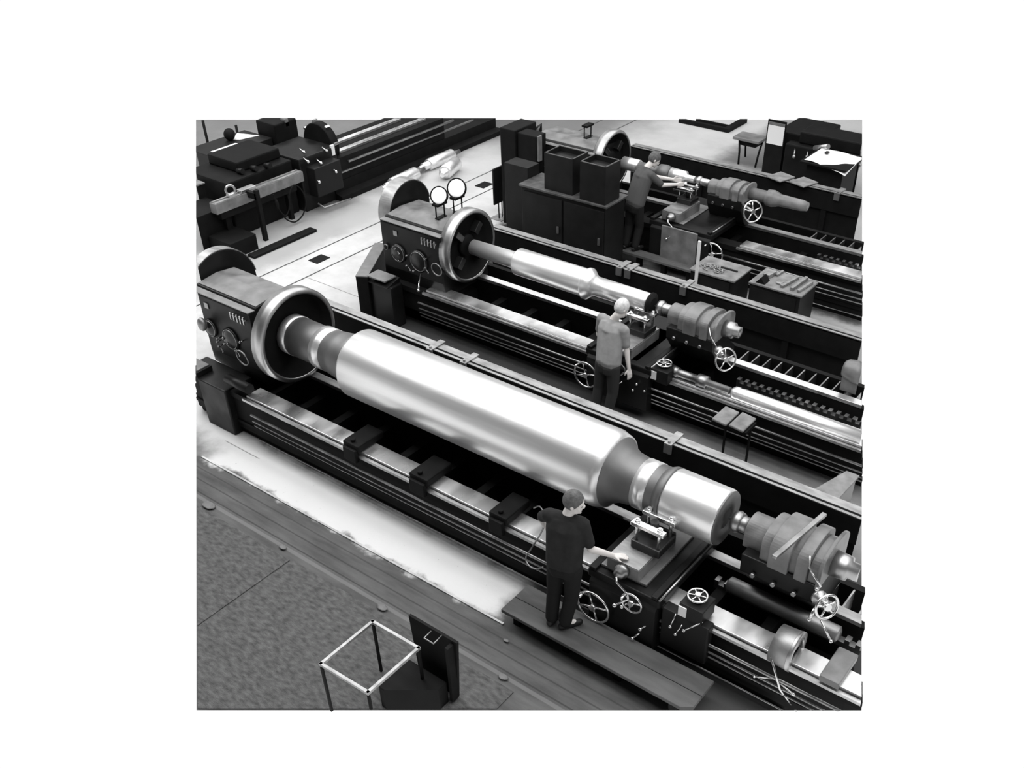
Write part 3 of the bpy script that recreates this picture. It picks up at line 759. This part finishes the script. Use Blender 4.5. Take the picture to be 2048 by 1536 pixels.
# grey plate standing between the lathes at the right edge
t = thing('plate_rack', 'pale sloping sheet in a rack between the two nearest lathes at the right edge', 'rack', (-2.6, 9.1, 0))
b = MB(); b.prism([(-2.82, 8.86), (-2.66, 9.42), (-2.50, 9.42), (-2.52, 8.86)], 'z', .575, .60); b.cut(cr(.11)).build('sheet', 'woodlt', t)
b = MB(); b.box(-2.72, -2.52, 8.90, 9.38, 0, .575); b.cut(cr(.11)).build('rack_body', 'dial', t)
b = MB(); b.rev((-3.42, 10.93, 1.02), (1, 0, 0), [(0, 0), (.0, .10), (.04, .13), (.16, .15), (.5, .15)], 30); b.box(-3.40, -3.1, 10.85, 11.0, .74, .95)
b.cut(cr(.19)).build('steady_roller', 'paint_grey', L2)

# air hose by the front worker
pts = [(-5.02, 6.36, .90), (-4.92, 6.34, .98), (-4.82, 6.28, .98), (-4.76, 6.22, .92), (-4.74, 6.12, .84), (-4.76, 5.98, .72), (-4.80, 5.93, .60), (-4.74, 5.90, .54), (-4.64, 5.90, .54), (-4.56, 5.92, .60)]
def smooth(pts, n=6):
    P = [V(p) for p in pts]; out = []
    for i in range(len(P) - 1):
        p0, p1, p2, p3 = P[max(i - 1, 0)], P[i], P[i + 1], P[min(i + 2, len(P) - 1)]
        for k in range(n):
            t = k / n; out.append(.5 * ((2 * p1) + (-p0 + p2) * t + (2 * p0 - 5 * p1 + 4 * p2 - p3) * t * t + (-p0 + 3 * p1 - 3 * p2 + p3) * t ** 3))
    out.append(P[-1]); return out
tag(MB().tube(smooth(pts), .009).build('rubber_hose', 'rod'), 'thin looping hose beside the front worker', 'hose')
b = MB(); b.tube([(-2.0, 6.04, .80), (-1.84, 6.02, .45), (-1.70, 6.22, .04)], .012)
o = b.build('slanting_rod', 'steel'); o['ends'] = 1
tag(o, 'slanting bright rod leaning on the round collar at lower right', 'rod')

# ------------------------------------------------------------------ rear left lathe and rolls
t = thing('lathe', 'rear lathe at upper left, its bed running away to the back', 'lathe', (-15.8, 15, 0))
b = MB(); b.box(-16.30, -15.20, 12.95, 19, .35, .80); b.cut(cb(3.27 * .72)).build('bed', 'black', t)
b = MB(); b.prism([(-16.35, 0), (-15.0, 0), (-15.0, .10), (-15.18, .14), (-15.18, .349), (-16.35, .349)], 'y', 12.85, 22); b.cut(cb(3.27 * .22)).build('bed_base', 'black', t)
b = MB(); b.box(-15.20, -15.16, 12.95, 20, .50, .53); b.cut(cb(3.27 * .53)).build('way_lip', 'rod', t)
for x in (-15.98, -15.52):
    b = MB(); b.box(x, x + .13, 13.25, 19, .80, .85, .004); b.cut(cb(3.27 * .83)).build('bed_way', 'way', t)
b = MB(); b.box(-15.20, -15.16, 13.3, 19, .66, .70); b.cut(cb(3.27 * .7)).build('way_lip', 'rod', t)
b = MB(); b.box(-16.3, -15.2, 12.05, 13.05, 0, 1.06, .03); b.box(-15.30, -14.95, 12.2, 12.9, .3, .88, .02); hd = b.build('headstock', 'paint', t)
yc, zc = 13.16, .97
MB().rev((-15.75, 13.05, zc), (0, 1, 0), [(0, .42), (.02, .44), (.18, .44), (.20, .42), (.20, .34), (.18, .33), (.18, 0)], 48).build('faceplate', 'black', t)
for k in range(8):
    a = k * PI / 4 + .2; e = V((math.cos(a), 0, math.sin(a)))
    MB().obox(V((-15.75, 13.14, zc)) + e * .455, (.05, .12, .07), Matrix((e.cross(V((0, 1, 0))), V((0, 1, 0)), e)).transposed(), .006).build('chuck_jaw', ('edge', 'steel')[k % 2], t)
for p in ((-15.10, 12.2, 1.00), (-15.02, 12.45, .92), (-15.15, 12.75, 1.05), (-14.92, 12.25, .62), (-14.9, 12.7, .70), (-15.3, 12.3, 1.12)):
    lever(hd, [(p[0] - .12, p[1], p[2] + .05), p], .014, .035, 'steel')
MB().box(-15.24, -15.19, 12.92, 13.0, .90, 1.10).build('white_plate', 'white', t)
MB().tube([(-15.0, 12.2, .18), (-14.85, 12.22, .12), (-14.8, 12.9, .10)], .018).build('edge_pipe', 'rail', t)
b = MB(); b.box(-16.2, -15.35, 16.0, 16.3, .86, .92, .01); b.cyl((-15.9, 15.6, .90), (-15.9, 16.1, .90), .035); b.cut(cb(3.27 * .9))
b.build('saddle', 'edge', t)

def floor_roll(c, ang, L, r, n0, n1, nr, label):
    d = V((math.cos(ang), math.sin(ang), 0)); c = V(c); z = V((0, 0, r))
    t = thing('steel_roll', label, 'roll', c, 'finished rolls lying on the floor')
    p = c - d * L / 2 + z
    MB().rev(p, d, [(0, r * .5), (0, r * .92), (.03, r), (L - .03, r), (L, r * .92), (L, r * .5)], 48).build('barrel', 'turned', t)
    if n0: MB().rev(p - d * n0, d, [(0, nr * .5), (0, nr * .55), (n0 * .4, nr * .6), (n0 * .4, nr), (n0, nr), (n0 + .02, nr)], 32).build('journal', 'turned', t)
    if n1: MB().rev(p + d * L, d, [(-.01, nr * .6), (n1, nr * .55), (n1, 0)], 32).build('journal', 'dull', t)
    return t
floor_roll((-14.62, 14.30, 0), PI / 2 + .06, .80, .135, .30, .28, .085, 'bright roll with a long stub, the front one of three on the floor')
floor_roll((-14.80, 15.66, 0), PI / 2 + .02, .82, .125, .30, .25, .085, 'bright roll lying farthest back of the three floor rolls')
floor_roll((-14.22, 15.35, 0), PI / 2 + .32, .62, .15, .16, .0, .10, 'short bright roll lying at an angle beside the other two floor rolls')

# bench beam with coil
t = thing('bench_beam', 'long grey T-slotted beam on a dark bench at the left', 'beam', (-15.1, 10.9, 0))
b = MB(); b.box(-15.22, -15.04, 9.88, 11.98, .70, .885); b.build('beam', 'paint_grey', t)
for x in (-15.21, -15.10): MB().box(x, x + .045, 9.90, 11.96, .885, .90).build('slot_edge', 'edge', t)
MB().box(-15.3, -15.08, 9.98, 11.80, .56, .70).build('under_frame', 'black', t)
MB().box(-14.84, -14.76, 10.60, 10.68, 0, .98, .005).build('post', 'black', t)
MB().box(-15.12, -14.78, 10.60, 10.68, .80, .92, .005).build('bracket', 'black', t)
for y in (10.1, 11.6): MB().box(-15.25, -15.15, y, y + .08, 0, .56).build('leg', 'black', t)
b = MB(); b.torus((-15.13, 10.32, 1.008), (1, -.4, .2), .085, .022, 24, 8); b.box(-15.18, -15.08, 10.24, 10.40, .90, .94); b.box(-15.2, -15.06, 10.5, 10.85, .90, .95, .01)
tag(b.build('clamp_ring', 'edge'), 'bright ring clamp sitting on the left end of the bench beam', 'clamp')
pts = [(-14.95, 11.12, .72), (-14.93, 11.12, .60), (-14.92, 11.15, .45), (-14.90, 11.22, .30), (-14.9, 11.30, .26), (-14.9, 11.40, .38), (-14.9, 11.46, .62), (-14.9, 11.60, .76), (-14.9, 11.76, .62), (-14.9, 11.82, .36), (-14.9, 11.70, .14), (-14.9, 11.48, .06), (-14.9, 11.30, .16), (-14.9, 11.22, .28)]
b = MB().tube(smooth(pts), .014); b.ball((-14.93, 11.14, .52), .055, (.8, .8, 1.8), 14, 10)
tag(b.build('cable_coil', 'black'), 'looped black cable with a plug hanging from the bench beam', 'cable')

# dark machine mass at the left
t = thing('milling_machine', 'large black machine tool behind the grey bench beam', 'machine', (-16.3, 11.5, 0))
MB().box(-16.6, -15.35, 10.42, 12.0, 0, 1.05, .03).build('machine_base', 'black', t)
MB().box(-16.5, -15.6, 10.9, 11.95, 1.05, 1.25, .03).build('machine_table', 'black', t)
MB().box(-17.1, -16.5, 12.62, 13.6, 0, 1.35, .03).build('column', 'black', t)
MB().box(-17.0, -16.5, 12.9, 14.3, 1.22, 1.40, .02).build('ram', 'paint_grey', t)
for k in range(3): MB().cyl((-15.6 + k * .1, 10.9 + k * .25, 1.10), (-15.45 + k * .1, 10.9 + k * .25, 1.12), .05).build('control_knob', 'paint', t)
t = thing('work_cabinet', 'dark cabinet with pale sheets on top, at the left behind the bench beam', 'cabinet', (-17.1, 11.7, 0))
b = MB(); b.box(-17.5, -16.62, 11.15, 12.6, 0, 1.08, .01); b.cut(cl(.2)).build('cabinet_body', 'cabinet', t)
def sheet(poly, z, label, m='paper', th=.008):
    return tag(MB().prism(poly, 'z', z, z + th).build('paper_sheet', m), label, 'paper')
sheet([(-16.95, 11.30), (-16.95, 11.92), (-16.68, 11.98), (-16.66, 11.34)], 1.085, 'pale sheet on the dark cabinet at upper left, nearest the front')
sheet([(-17.20, 12.02), (-17.42, 12.35), (-16.92, 12.52), (-17.05, 12.10)], 1.085, 'pale pointed sheet on the dark cabinet at upper left, farther back')
t = thing('small_cabinet', 'small dark cabinet with a pale top at the left edge', 'cabinet', (-16.2, 10.5, 0))
b = MB(); b.box(-16.75, -16.0, 10.0, 10.36, 0, .93); b.cut(cl(.2)).build('cabinet_body', 'cabinet', t)
b = MB(); b.box(-16.75, -15.98, 9.98, 10.38, .93, .955); b.cut(cl(.21)).build('cabinet_top', 'woodlt', t)
t = thing('dark_bench', 'black workbench under the left end of the grey beam', 'bench', (-15.2, 9.9, 0))
b = MB(); b.box(-15.95, -15.25, 9.25, 10.3, 0, .70, .01); b.cut(cl(.12)).build('bench_body', 'black', t)
b = MB(); b.box(-15.24, -14.6, 9.7, 10.3, 0, .30, .01); b.cut(cl(.12)).build('lower_shelf', 'black', t)
for k, (x, y, h) in enumerate(((-18.55, 12.35, 1.15), (-18.4, 13.05, .9))):
    tag(MB().cyl((x, y, 0), (x, y, h), .03, seg=10).build('upright_pole', 'black'), ('thin black upright pole at the upper left corner', 'thin black upright pole right of the corner pole')[k], 'pole')
tag(MB().box(-18.6, -18.3, 12.0, 15.6, 0, .10).build('floor_beam', 'paint_grey'), 'low grey beam lying on the pale floor at upper left', 'beam')
b = MB(); b.ball((-17.2, 12.0, 1.20), .12, (1, 1, 1), 12, 8)
tag(b.build('dark_bundle', 'black'), 'dark bundle on the cabinet beside the pale sheets at upper left', 'bundle')

# ------------------------------------------------------------------ upper right
t = thing('press_machine', 'large dark machine filling the upper right corner', 'machine', (-7.2, 19.6, 0))
b = MB(); b.box(-8.12, -5.5, 18.95, 19.9, 0, .86, .03); b.box(-8.45, -7.5, 19.2, 20.3, 0, 1.0, .03); b.cut(cr(.15), cb(3.1)).build('machine_base', 'black', t)
b = MB(); b.box(-7.9, -5.8, 19.1, 19.7, .86, 1.10, .03); b.cut(cr(.2), cb(3.27 * 1.02)).build('machine_table', 'black', t)
for k in range(7):
    x = -7.9 + .28 * k; lever(t, [(x, 18.98, .80), (x + .05, 18.86, .66 + .05 * (k % 3))], .018, .036, 'rod')
b = MB(); b.cyl((-7.45, 18.9, .9), (-7.1, 18.7, 1.05), .05); b.build('valve', 'edge', t)
t = thing('drawing_table', 'dark table carrying the large white drawing at upper right', 'table', (-6.8, 18.4, 0))
MB().box(-7.30, -6.35, 17.85, 18.80, .93, .97, .008).build('tabletop', 'black', t)
MB().box(-7.20, -6.45, 18.0, 18.7, 0, .93).build('pedestal', 'black', t)
b = MB(); n = 12; bm = b.bm
g = [[bm.verts.new((-7.24 + .90 * i / n, 17.92 + .86 * j / n - .10 * (i / n), .985 + .012 * math.sin(i * .8) * math.cos(j * .7) - (.16 * max(0, (i / n + (1 - j / n)) - 1.35)))) for j in range(n + 1)] for i in range(n + 1)]
for i in range(n):
    for j in range(n): bm.faces.new([g[i][j], g[i + 1][j], g[i + 1][j + 1], g[i][j + 1]]).smooth = True
o = b.build('drawing_sheet', 'paper'); tag(o, 'large white drawing sheet spread on the dark table at upper right', 'paper')
so = o.modifiers.new('thick', 'SOLIDIFY'); so.thickness = .004
tag(MB().box(-7.05, -6.98, 18.42, 18.52, 1.0, 1.03, .005).build('small_weight', 'dial'), 'small dark weight on the white drawing sheet', 'weight')
t = thing('sign_post', 'white sheet on a dark upright board at upper right', 'sign', (-8.35, 19.0, 0))
MB().box(-8.60, -8.19, 19.03, 19.06, .0, 1.24, .004).build('backboard', 'black', t)
MB().box(-8.57, -8.21, 19.015, 19.03, .76, 1.14).build('white_sheet', 'paper', t)
MB().box(-8.57, -8.21, 19.012, 19.03, 1.15, 1.20).build('top_strip', 'paint_grey', t)
t = thing('shop_stool', 'dark stool with bent legs behind the far lathe', 'stool', (-9.2, 19.6, 0))
MB().box(-9.62, -8.98, 19.55, 20.0, .50, .56, .01).build('seat', 'paint_grey', t)
MB().box(-9.5, -9.1, 19.65, 19.95, .38, .50).build('seat_frame', 'black', t)
for pts in ([(-9.5, 19.65, .5), (-9.42, 19.55, .28), (-9.40, 19.53, 0)], [(-9.05, 19.9, .5), (-8.98, 19.6, .30), (-9.0, 19.55, 0)], [(-9.5, 19.95, .5), (-9.5, 20.05, 0)]):
    MB().tube(pts, .022).build('leg', 'black', t)
t = thing('guard_track', 'dark steel channel lying on the pale floor at upper right', 'track', (-11.2, 21.4, 0))
b = MB(); b.box(-12.0, -10.6, 21.28, 21.38, 0, .09); b.box(-10.75, -10.6, 21.38, 23, 0, .09); b.box(-12.0, -10.75, 21.52, 21.58, 0, .09); b.cut(cb(.25)).build('channel', 'black', t)
for k, (x0, x1, lab) in enumerate(((-7.42, -7.02, 'pale plate on the far rear rail, left one of two'), (-6.96, -6.55, 'pale plate on the far rear rail, right one of two'))):
    tag(MB().obox(((x0 + x1) / 2, 16.86, .965), (.36, .40, .02), Matrix.Rotation(-.3, 4, 'Z'), .004).build('steel_plate', 'woodlt'), lab, 'plate')

# ------------------------------------------------------------------ the plot ends here
bpy.context.view_layer.update()
def trim(o):
    w = wloc(o); me = o.data; zs = [v.co.z + w.z for v in me.vertices]
    if not zs or o.get('kind') == 'structure': return
    if 'ends' in o:
        del o['ends']; return
    z1, z0 = max(zs), min(zs); pl = [cl(.227 * z1), cr(.19 * z1), cb(3.27 * max(z1 - .03, 0)), cf(-.807 * z0 if z0 > .2 else (0 if z1 < .4 else -.4 * min(z1, .7)))]
    pl = [(p, n) for p, n in pl if any((v.co + w - p).dot(n) > 1e-4 for v in me.vertices)]
    if not pl: return
    b = MB(); b.bm.from_mesh(me)
    for v in b.bm.verts: v.co += w
    b.cut(*pl)
    for v in b.bm.verts: v.co -= w
    bmesh.ops.recalc_face_normals(b.bm, faces=b.bm.faces[:])
    if b.bm.verts: b.bm.to_mesh(me)
    else: dead.append(o)
    b.bm.free()
dead = []
for o in list(COL.objects):
    if o.type == 'MESH': trim(o)
for o in dead: bpy.data.objects.remove(o)

# ------------------------------------------------------------------ people
def capsule(b, p, q, r0, r1, seg=14):
    p, q = V(p), V(q); L = (q - p).length
    if L < 1e-5: b.ball(p, r0); return
    b.rev(p, q - p, [(-r0, 0), (-r0 * .7, r0 * .7), (0, r0), (L, r1), (L + r1 * .7, r1 * .7), (L + r1, 0)], seg)
def remesh(b, name, m, parent, vox, sm=6):
    o = b.build(name, m, parent)
    r = o.modifiers.new('remesh', 'REMESH'); r.mode = 'VOXEL'; r.voxel_size = vox; r.use_smooth_shade = True
    s = o.modifiers.new('smooth', 'SMOOTH'); s.iterations = sm; s.factor = .5
    return o
def hand(b, wrist, d, palm_n, spread=1.0, curl=.3):
    """wrist -> fingers along d, palm facing palm_n"""
    w = V(wrist); d = V(d).normalized(); n = (V(palm_n) - V(palm_n).dot(d) * d).normalized(); s = d.cross(n)
    for k in (-1.5, -.5, .5, 1.5):
        capsule(b, w + d * .01 + s * k * .009, w + d * .085 + s * k * .019, .017, .013, 10)
    for k, (ln, off) in enumerate(((.066, -1.5), (.076, -.5), (.072, .5), (.056, 1.5))):
        p = w + d * .088 + s * off * .020 * spread; d1 = (d + n * curl * .5 + s * off * .05 * spread).normalized(); d2 = (d + n * curl * 1.6).normalized()
        capsule(b, p, p + d1 * ln * .55, .0095, .009, 8); capsule(b, p + d1 * ln * .55, p + d1 * ln * .55 + d2 * ln * .5, .009, .0075, 8)
    p = w + d * .028 - s * .028; t1 = (d * .7 - s * .8 + n * .3).normalized()
    capsule(b, p, p + t1 * .04, .014, .011, 8); capsule(b, p + t1 * .04, p + t1 * .04 + (d + n * .3 - s * .2).normalized() * .03, .011, .009, 8)
def person(J, label, base, shirt, pants, hair, hair_cut=.2, hand_l=None, hand_r=None):
    root = thing('person', label, 'person', base)
    J = {k: V(v) for k, v in J.items()}
    F = J['face'].normalized()       # direction the face looks
    U = J['up'].normalized(); S = F.cross(U).normalized(); U = S.cross(F).normalized()
    H = J['head']; R3 = Matrix((S, F, U)).transposed()
    b = MB()
    b.ball(H + U * .015, .1, (.80, .97, 1.12), 24, 16, R3)
    b.ball(H - U * .055 + F * .022, .072, (.86, .98, .95), 20, 12, R3)          # jaw
    b.ball(H + F * .098 - U * .018, .016, (.9, 1.2, 1.5), 12, 8, R3)            # nose
    b.ball(H + F * .100 - U * .030, .014, (1.3, 1.1, .8), 12, 8, R3)
    b.ball(H + F * .080 - U * .060, .018, (1.6, .8, .55), 12, 8, R3)            # lips
    b.ball(H + F * .078 - U * .098, .018, (1.3, .8, .8), 12, 8, R3)             # chin
    b.ball(H + F * .082 + U * .020, .014, (3.4, .7, .6), 12, 8, R3)             # brow
    for k in (-1, 1):
        b.ball(H + S * k * .083 - F * .005 - U * .008, .022, (.4, .8, 1.35), 10, 8, R3)   # ears
        b.ball(H + S * k * .045 + F * .060 - U * .028, .020, (1, .8, 1), 10, 8, R3)       # cheeks
    capsule(b, H - U * .08 - F * .015, J['neck'], .055, .060)
    capsule(b, J['neck'], J['chest'], .06, .095); capsule(b, J['chest'], J['pelvis'], .100, .105)
    capsule(b, J['sl'], J['sr'], .06, .06)
    for s in 'lr':
        capsule(b, J['s' + s], J['e' + s], .050, .038); capsule(b, J['e' + s], J['w' + s], .040, .027)
        capsule(b, J['h' + s], J['k' + s], .080, .055); capsule(b, J['k' + s], J['a' + s], .055, .038)
        capsule(b, J['pelvis'], J['h' + s], .10, .09)
        capsule(b, J['a' + s], J['t' + s], .038, .032)
        hh = (hand_l if s == 'l' else hand_r) or ((J['w' + s] - J['e' + s]), (-S if s == 'r' else S), 1, .35)
        hand(b, J['w' + s], *hh)
    body = remesh(b, 'body', 'skin', root, .0075, 4)
    for k in (-1, 1):
        e = MB(); e.ball(H + S * k * .033 + F * .083 - U * .002, .011, (1.2, .6, .7), 10, 8, R3); e.build('eye', 'dial', body)
    # hair cap
    b = MB(); b.ball(H + U * .026 - F * .012, .104, (.86, 1.0, 1.10), 28, 20, R3)
    bmesh.ops.bisect_plane(b.bm, geom=b.bm.verts[:] + b.bm.edges[:] + b.bm.faces[:], plane_co=H + U * .03 + F * .062, plane_no=(F * .75 - U * .66).normalized(), clear_outer=True)
    bmesh.ops.bisect_plane(b.bm, geom=b.bm.verts[:] + b.bm.edges[:] + b.bm.faces[:], plane_co=H - U * (.055), plane_no=(-U), clear_outer=True)
    h = b.build('hair', hair, root); so = h.modifiers.new('solid', 'SOLIDIFY'); so.thickness = .012
    # shirt with short sleeves
    b = MB(); up = (J['neck'] - J['pelvis']).normalized()
    sd = (J['sr'] - J['sl']).normalized() * .055
    for k in (-1, 0, 1):
        capsule(b, J['chest'] + sd * k * 1.3 + up * .02, J['pelvis'] + sd * k * .9 - up * .02, .126, .138)
    capsule(b, J['sl'], J['sr'], .074, .074); capsule(b, J['neck'] - up * .03, J['chest'], .075, .14)
    for s in 'lr':
        m = J['s' + s].lerp(J['e' + s], J.get('sleeve', V((.8, 0, 0))).x)
        capsule(b, J['s' + s], m, .071, .060)
        b.ball(m, .058, seg=12, ring=8)
    remesh(b, 'shirt', shirt, root, .010, 5)
    # trousers
    b = MB(); 
    for k in (-1, 1): capsule(b, J['pelvis'] + sd * k * .8 + up * .02, J['pelvis'] + sd * k * .8 - up * .10, .112, .118)
    for s in 'lr':
        capsule(b, J['h' + s], J['k' + s], .100, .078)
        a = J['k' + s].lerp(J['a' + s], .96); capsule(b, J['k' + s], a, .078, .068)
    remesh(b, 'trousers', pants, root, .010, 5)
    for s in 'lr':
        a, tt = J['a' + s], J['t' + s]; d = (tt - a); d.z = 0; d.normalize(); z0 = J['ground'].z
        b = MB(); c0 = V((a.x, a.y, z0))
        capsule(b, c0 - d * .035 + V((0, 0, .045)), c0 + d * .05 + V((0, 0, .055)), .042, .042); capsule(b, c0 + d * .05 + V((0, 0, .045)), c0 + d * .17 + V((0, 0, .036)), .042, .034)
        bmesh.ops.bisect_plane(b.bm, geom=b.bm.verts[:] + b.bm.edges[:] + b.bm.faces[:], plane_co=V((0, 0, z0 + .003)), plane_no=V((0, 0, -1)), clear_outer=True)
        remesh(b, 'shoe', 'shoe', root, .010, 3)
    return root

person(dict(ground=(0, 0, .26), head=(-4.05, 5.75, 1.835), face=(.88, .42, -.16), up=(.08, .05, 1), neck=(-4.10, 5.73, 1.69), chest=(-4.11, 5.70, 1.53), pelvis=(-4.09, 5.65, 1.16),
    sl=(-4.28, 5.66, 1.63), sr=(-3.95, 5.76, 1.61), el=(-4.49, 5.80, 1.41), wl=(-4.31, 5.78, 1.23), er=(-3.87, 5.79, 1.31), wr=(-3.76, 6.02, 1.12),
    hl=(-4.18, 5.64, 1.08), hr=(-4.00, 5.68, 1.08), kl=(-4.20, 5.63, .69), kr=(-4.01, 5.67, .69), al=(-4.19, 5.57, .34), ar=(-4.04, 5.60, .34), tl=(-4.20, 5.69, .30), tr=(-3.97, 5.71, .30), sleeve=(.76, 0, 0)),
    'worker in dark shirt and trousers standing on the wooden platform, hand on the lathe slide', (-4.09, 5.65, .26), 'shirt_d', 'pants', 'hair_d',
    hand_l=((.75, -.2, -.5), (.3, .5, -.3), 1, .4), hand_r=((.8, .75, -.22), (0, 0, -1), 1.15, .15))
person(dict(ground=(0, 0, 0), head=(-6.05, 9.62, 1.63), face=(.42, .80, -.45), up=(.1, .35, 1), neck=(-6.13, 9.57, 1.47), chest=(-6.14, 9.52, 1.32), pelvis=(-6.08, 9.40, .95),
    sl=(-6.33, 9.58, 1.42), sr=(-5.94, 9.53, 1.38), el=(-6.40, 9.62, 1.14), wl=(-6.30, 9.72, .95), er=(-5.88, 9.52, 1.10), wr=(-5.82, 9.50, .86),
    hl=(-6.17, 9.38, .90), hr=(-5.99, 9.38, .90), kl=(-6.21, 9.38, .50), kr=(-5.98, 9.38, .50), al=(-6.22, 9.30, .08), ar=(-6.02, 9.30, .08), tl=(-6.24, 9.42, .04), tr=(-5.98, 9.42, .04), sleeve=(.7, 0, 0)),
    'worker in a grey shirt standing with back turned at the middle lathe', (-6.1, 9.38, 0), 'shirt_g', 'pants_g', 'hair_l')
person(dict(ground=(0, 0, .28), head=(-8.42, 14.22, 1.80), face=(.65, .55, -.55), up=(.3, .5, 1), neck=(-8.49, 14.11, 1.68), chest=(-8.52, 14.04, 1.52), pelvis=(-8.55, 13.88, 1.14),
    sl=(-8.66, 14.12, 1.62), sr=(-8.36, 14.03, 1.60), el=(-8.45, 14.36, 1.45), wl=(-8.22, 14.55, 1.40), er=(-8.20, 14.16, 1.42), wr=(-8.04, 14.38, 1.40),
    hl=(-8.64, 13.88, 1.08), hr=(-8.47, 13.86, 1.08), kl=(-8.66, 13.90, .70), kr=(-8.45, 13.90, .70), al=(-8.66, 13.80, .36), ar=(-8.46, 13.80, .36), tl=(-8.64, 13.92, .31), tr=(-8.42, 13.92, .31), sleeve=(.85, 0, 0)),
    'worker in a grey shirt and dark trousers leaning over the far lathe', (-8.55, 13.86, .28), 'shirt_m', 'pants', 'hair_d')

# ------------------------------------------------------------------ camera
cam = bpy.data.cameras.new('camera'); co = bpy.data.objects.new('camera', cam); COL.objects.link(co)
v1, v2, c0 = V((-2100, -477)), V((2950, -560)), V((1080, 1000))
fpx = math.sqrt(-(v1 - c0).dot(v2 - c0))
Xc = -V((*(v1 - c0), fpx)).normalized(); Yc = V((*(v2 - c0), fpx)).normalized(); Zc = Xc.cross(Yc)
Rm = Matrix((Xc, Yc, Zc))                         # world = Rm @ cam(x right, y down, z forward)
R4 = Matrix((Rm.col[0], -Rm.col[1], -Rm.col[2])).transposed().to_4x4()
co.matrix_world = Matrix.Translation((0, 0, 7.5)) @ R4
cam.sensor_width = 36; cam.lens = 36 * fpx / 2048
cam.shift_x = (1024 - c0.x) / 2048; cam.shift_y = (c0.y - 768) / 2048
cam.clip_end = 200
sc.camera = co

# ------------------------------------------------------------------ light
LP = 1850
def area(name, loc, sx, sy, power, rot=(0, 0, 0)):
    l = bpy.data.lights.new(name, 'AREA'); l.shape = 'RECTANGLE'; l.size = sx; l.size_y = sy; l.energy = power
    o = bpy.data.objects.new(name, l); COL.objects.link(o); o.location = loc; o.rotation_euler = rot; return o
for y, p in ((3.0, .50), (6.8, 1.30), (10.8, .80), (14.8, .50), (18.8, .48), (22.8, .55), (26.8, .75)):  # foremost strip is an added fill for the front floor; the rest are skylights
    area('skylight_and_fill', (-12, y, 12), 44, 3.0, LP * p)
w = bpy.data.worlds.new('world'); sc.world = w; w.use_nodes = True
nt = w.node_tree; bg = nt.nodes['Background']
tc = nd(nt, 'ShaderNodeTexCoord'); sp = nd(nt, 'ShaderNodeSeparateXYZ'); nt.links.new(tc.outputs['Generated'], sp.inputs[0])
mr = nd(nt, 'ShaderNodeMapRange', interpolation_type='SMOOTHSTEP'); mr.inputs['From Min'].default_value = -.10; mr.inputs['From Max'].default_value = .05
mr.inputs['To Min'].default_value = 1.05; mr.inputs['To Max'].default_value = .06
nt.links.new(sp.outputs['Z'], mr.inputs['Value']); nt.links.new(mr.outputs[0], bg.inputs['Strength'])
bg.inputs['Color'].default_value = (1, 1, 1, 1)
sc.view_settings.view_transform = 'Standard'; sc.view_settings.look = 'None'; sc.view_settings.gamma = 1
sc.view_settings.exposure = 0; sc.view_settings.use_curve_mapping = False
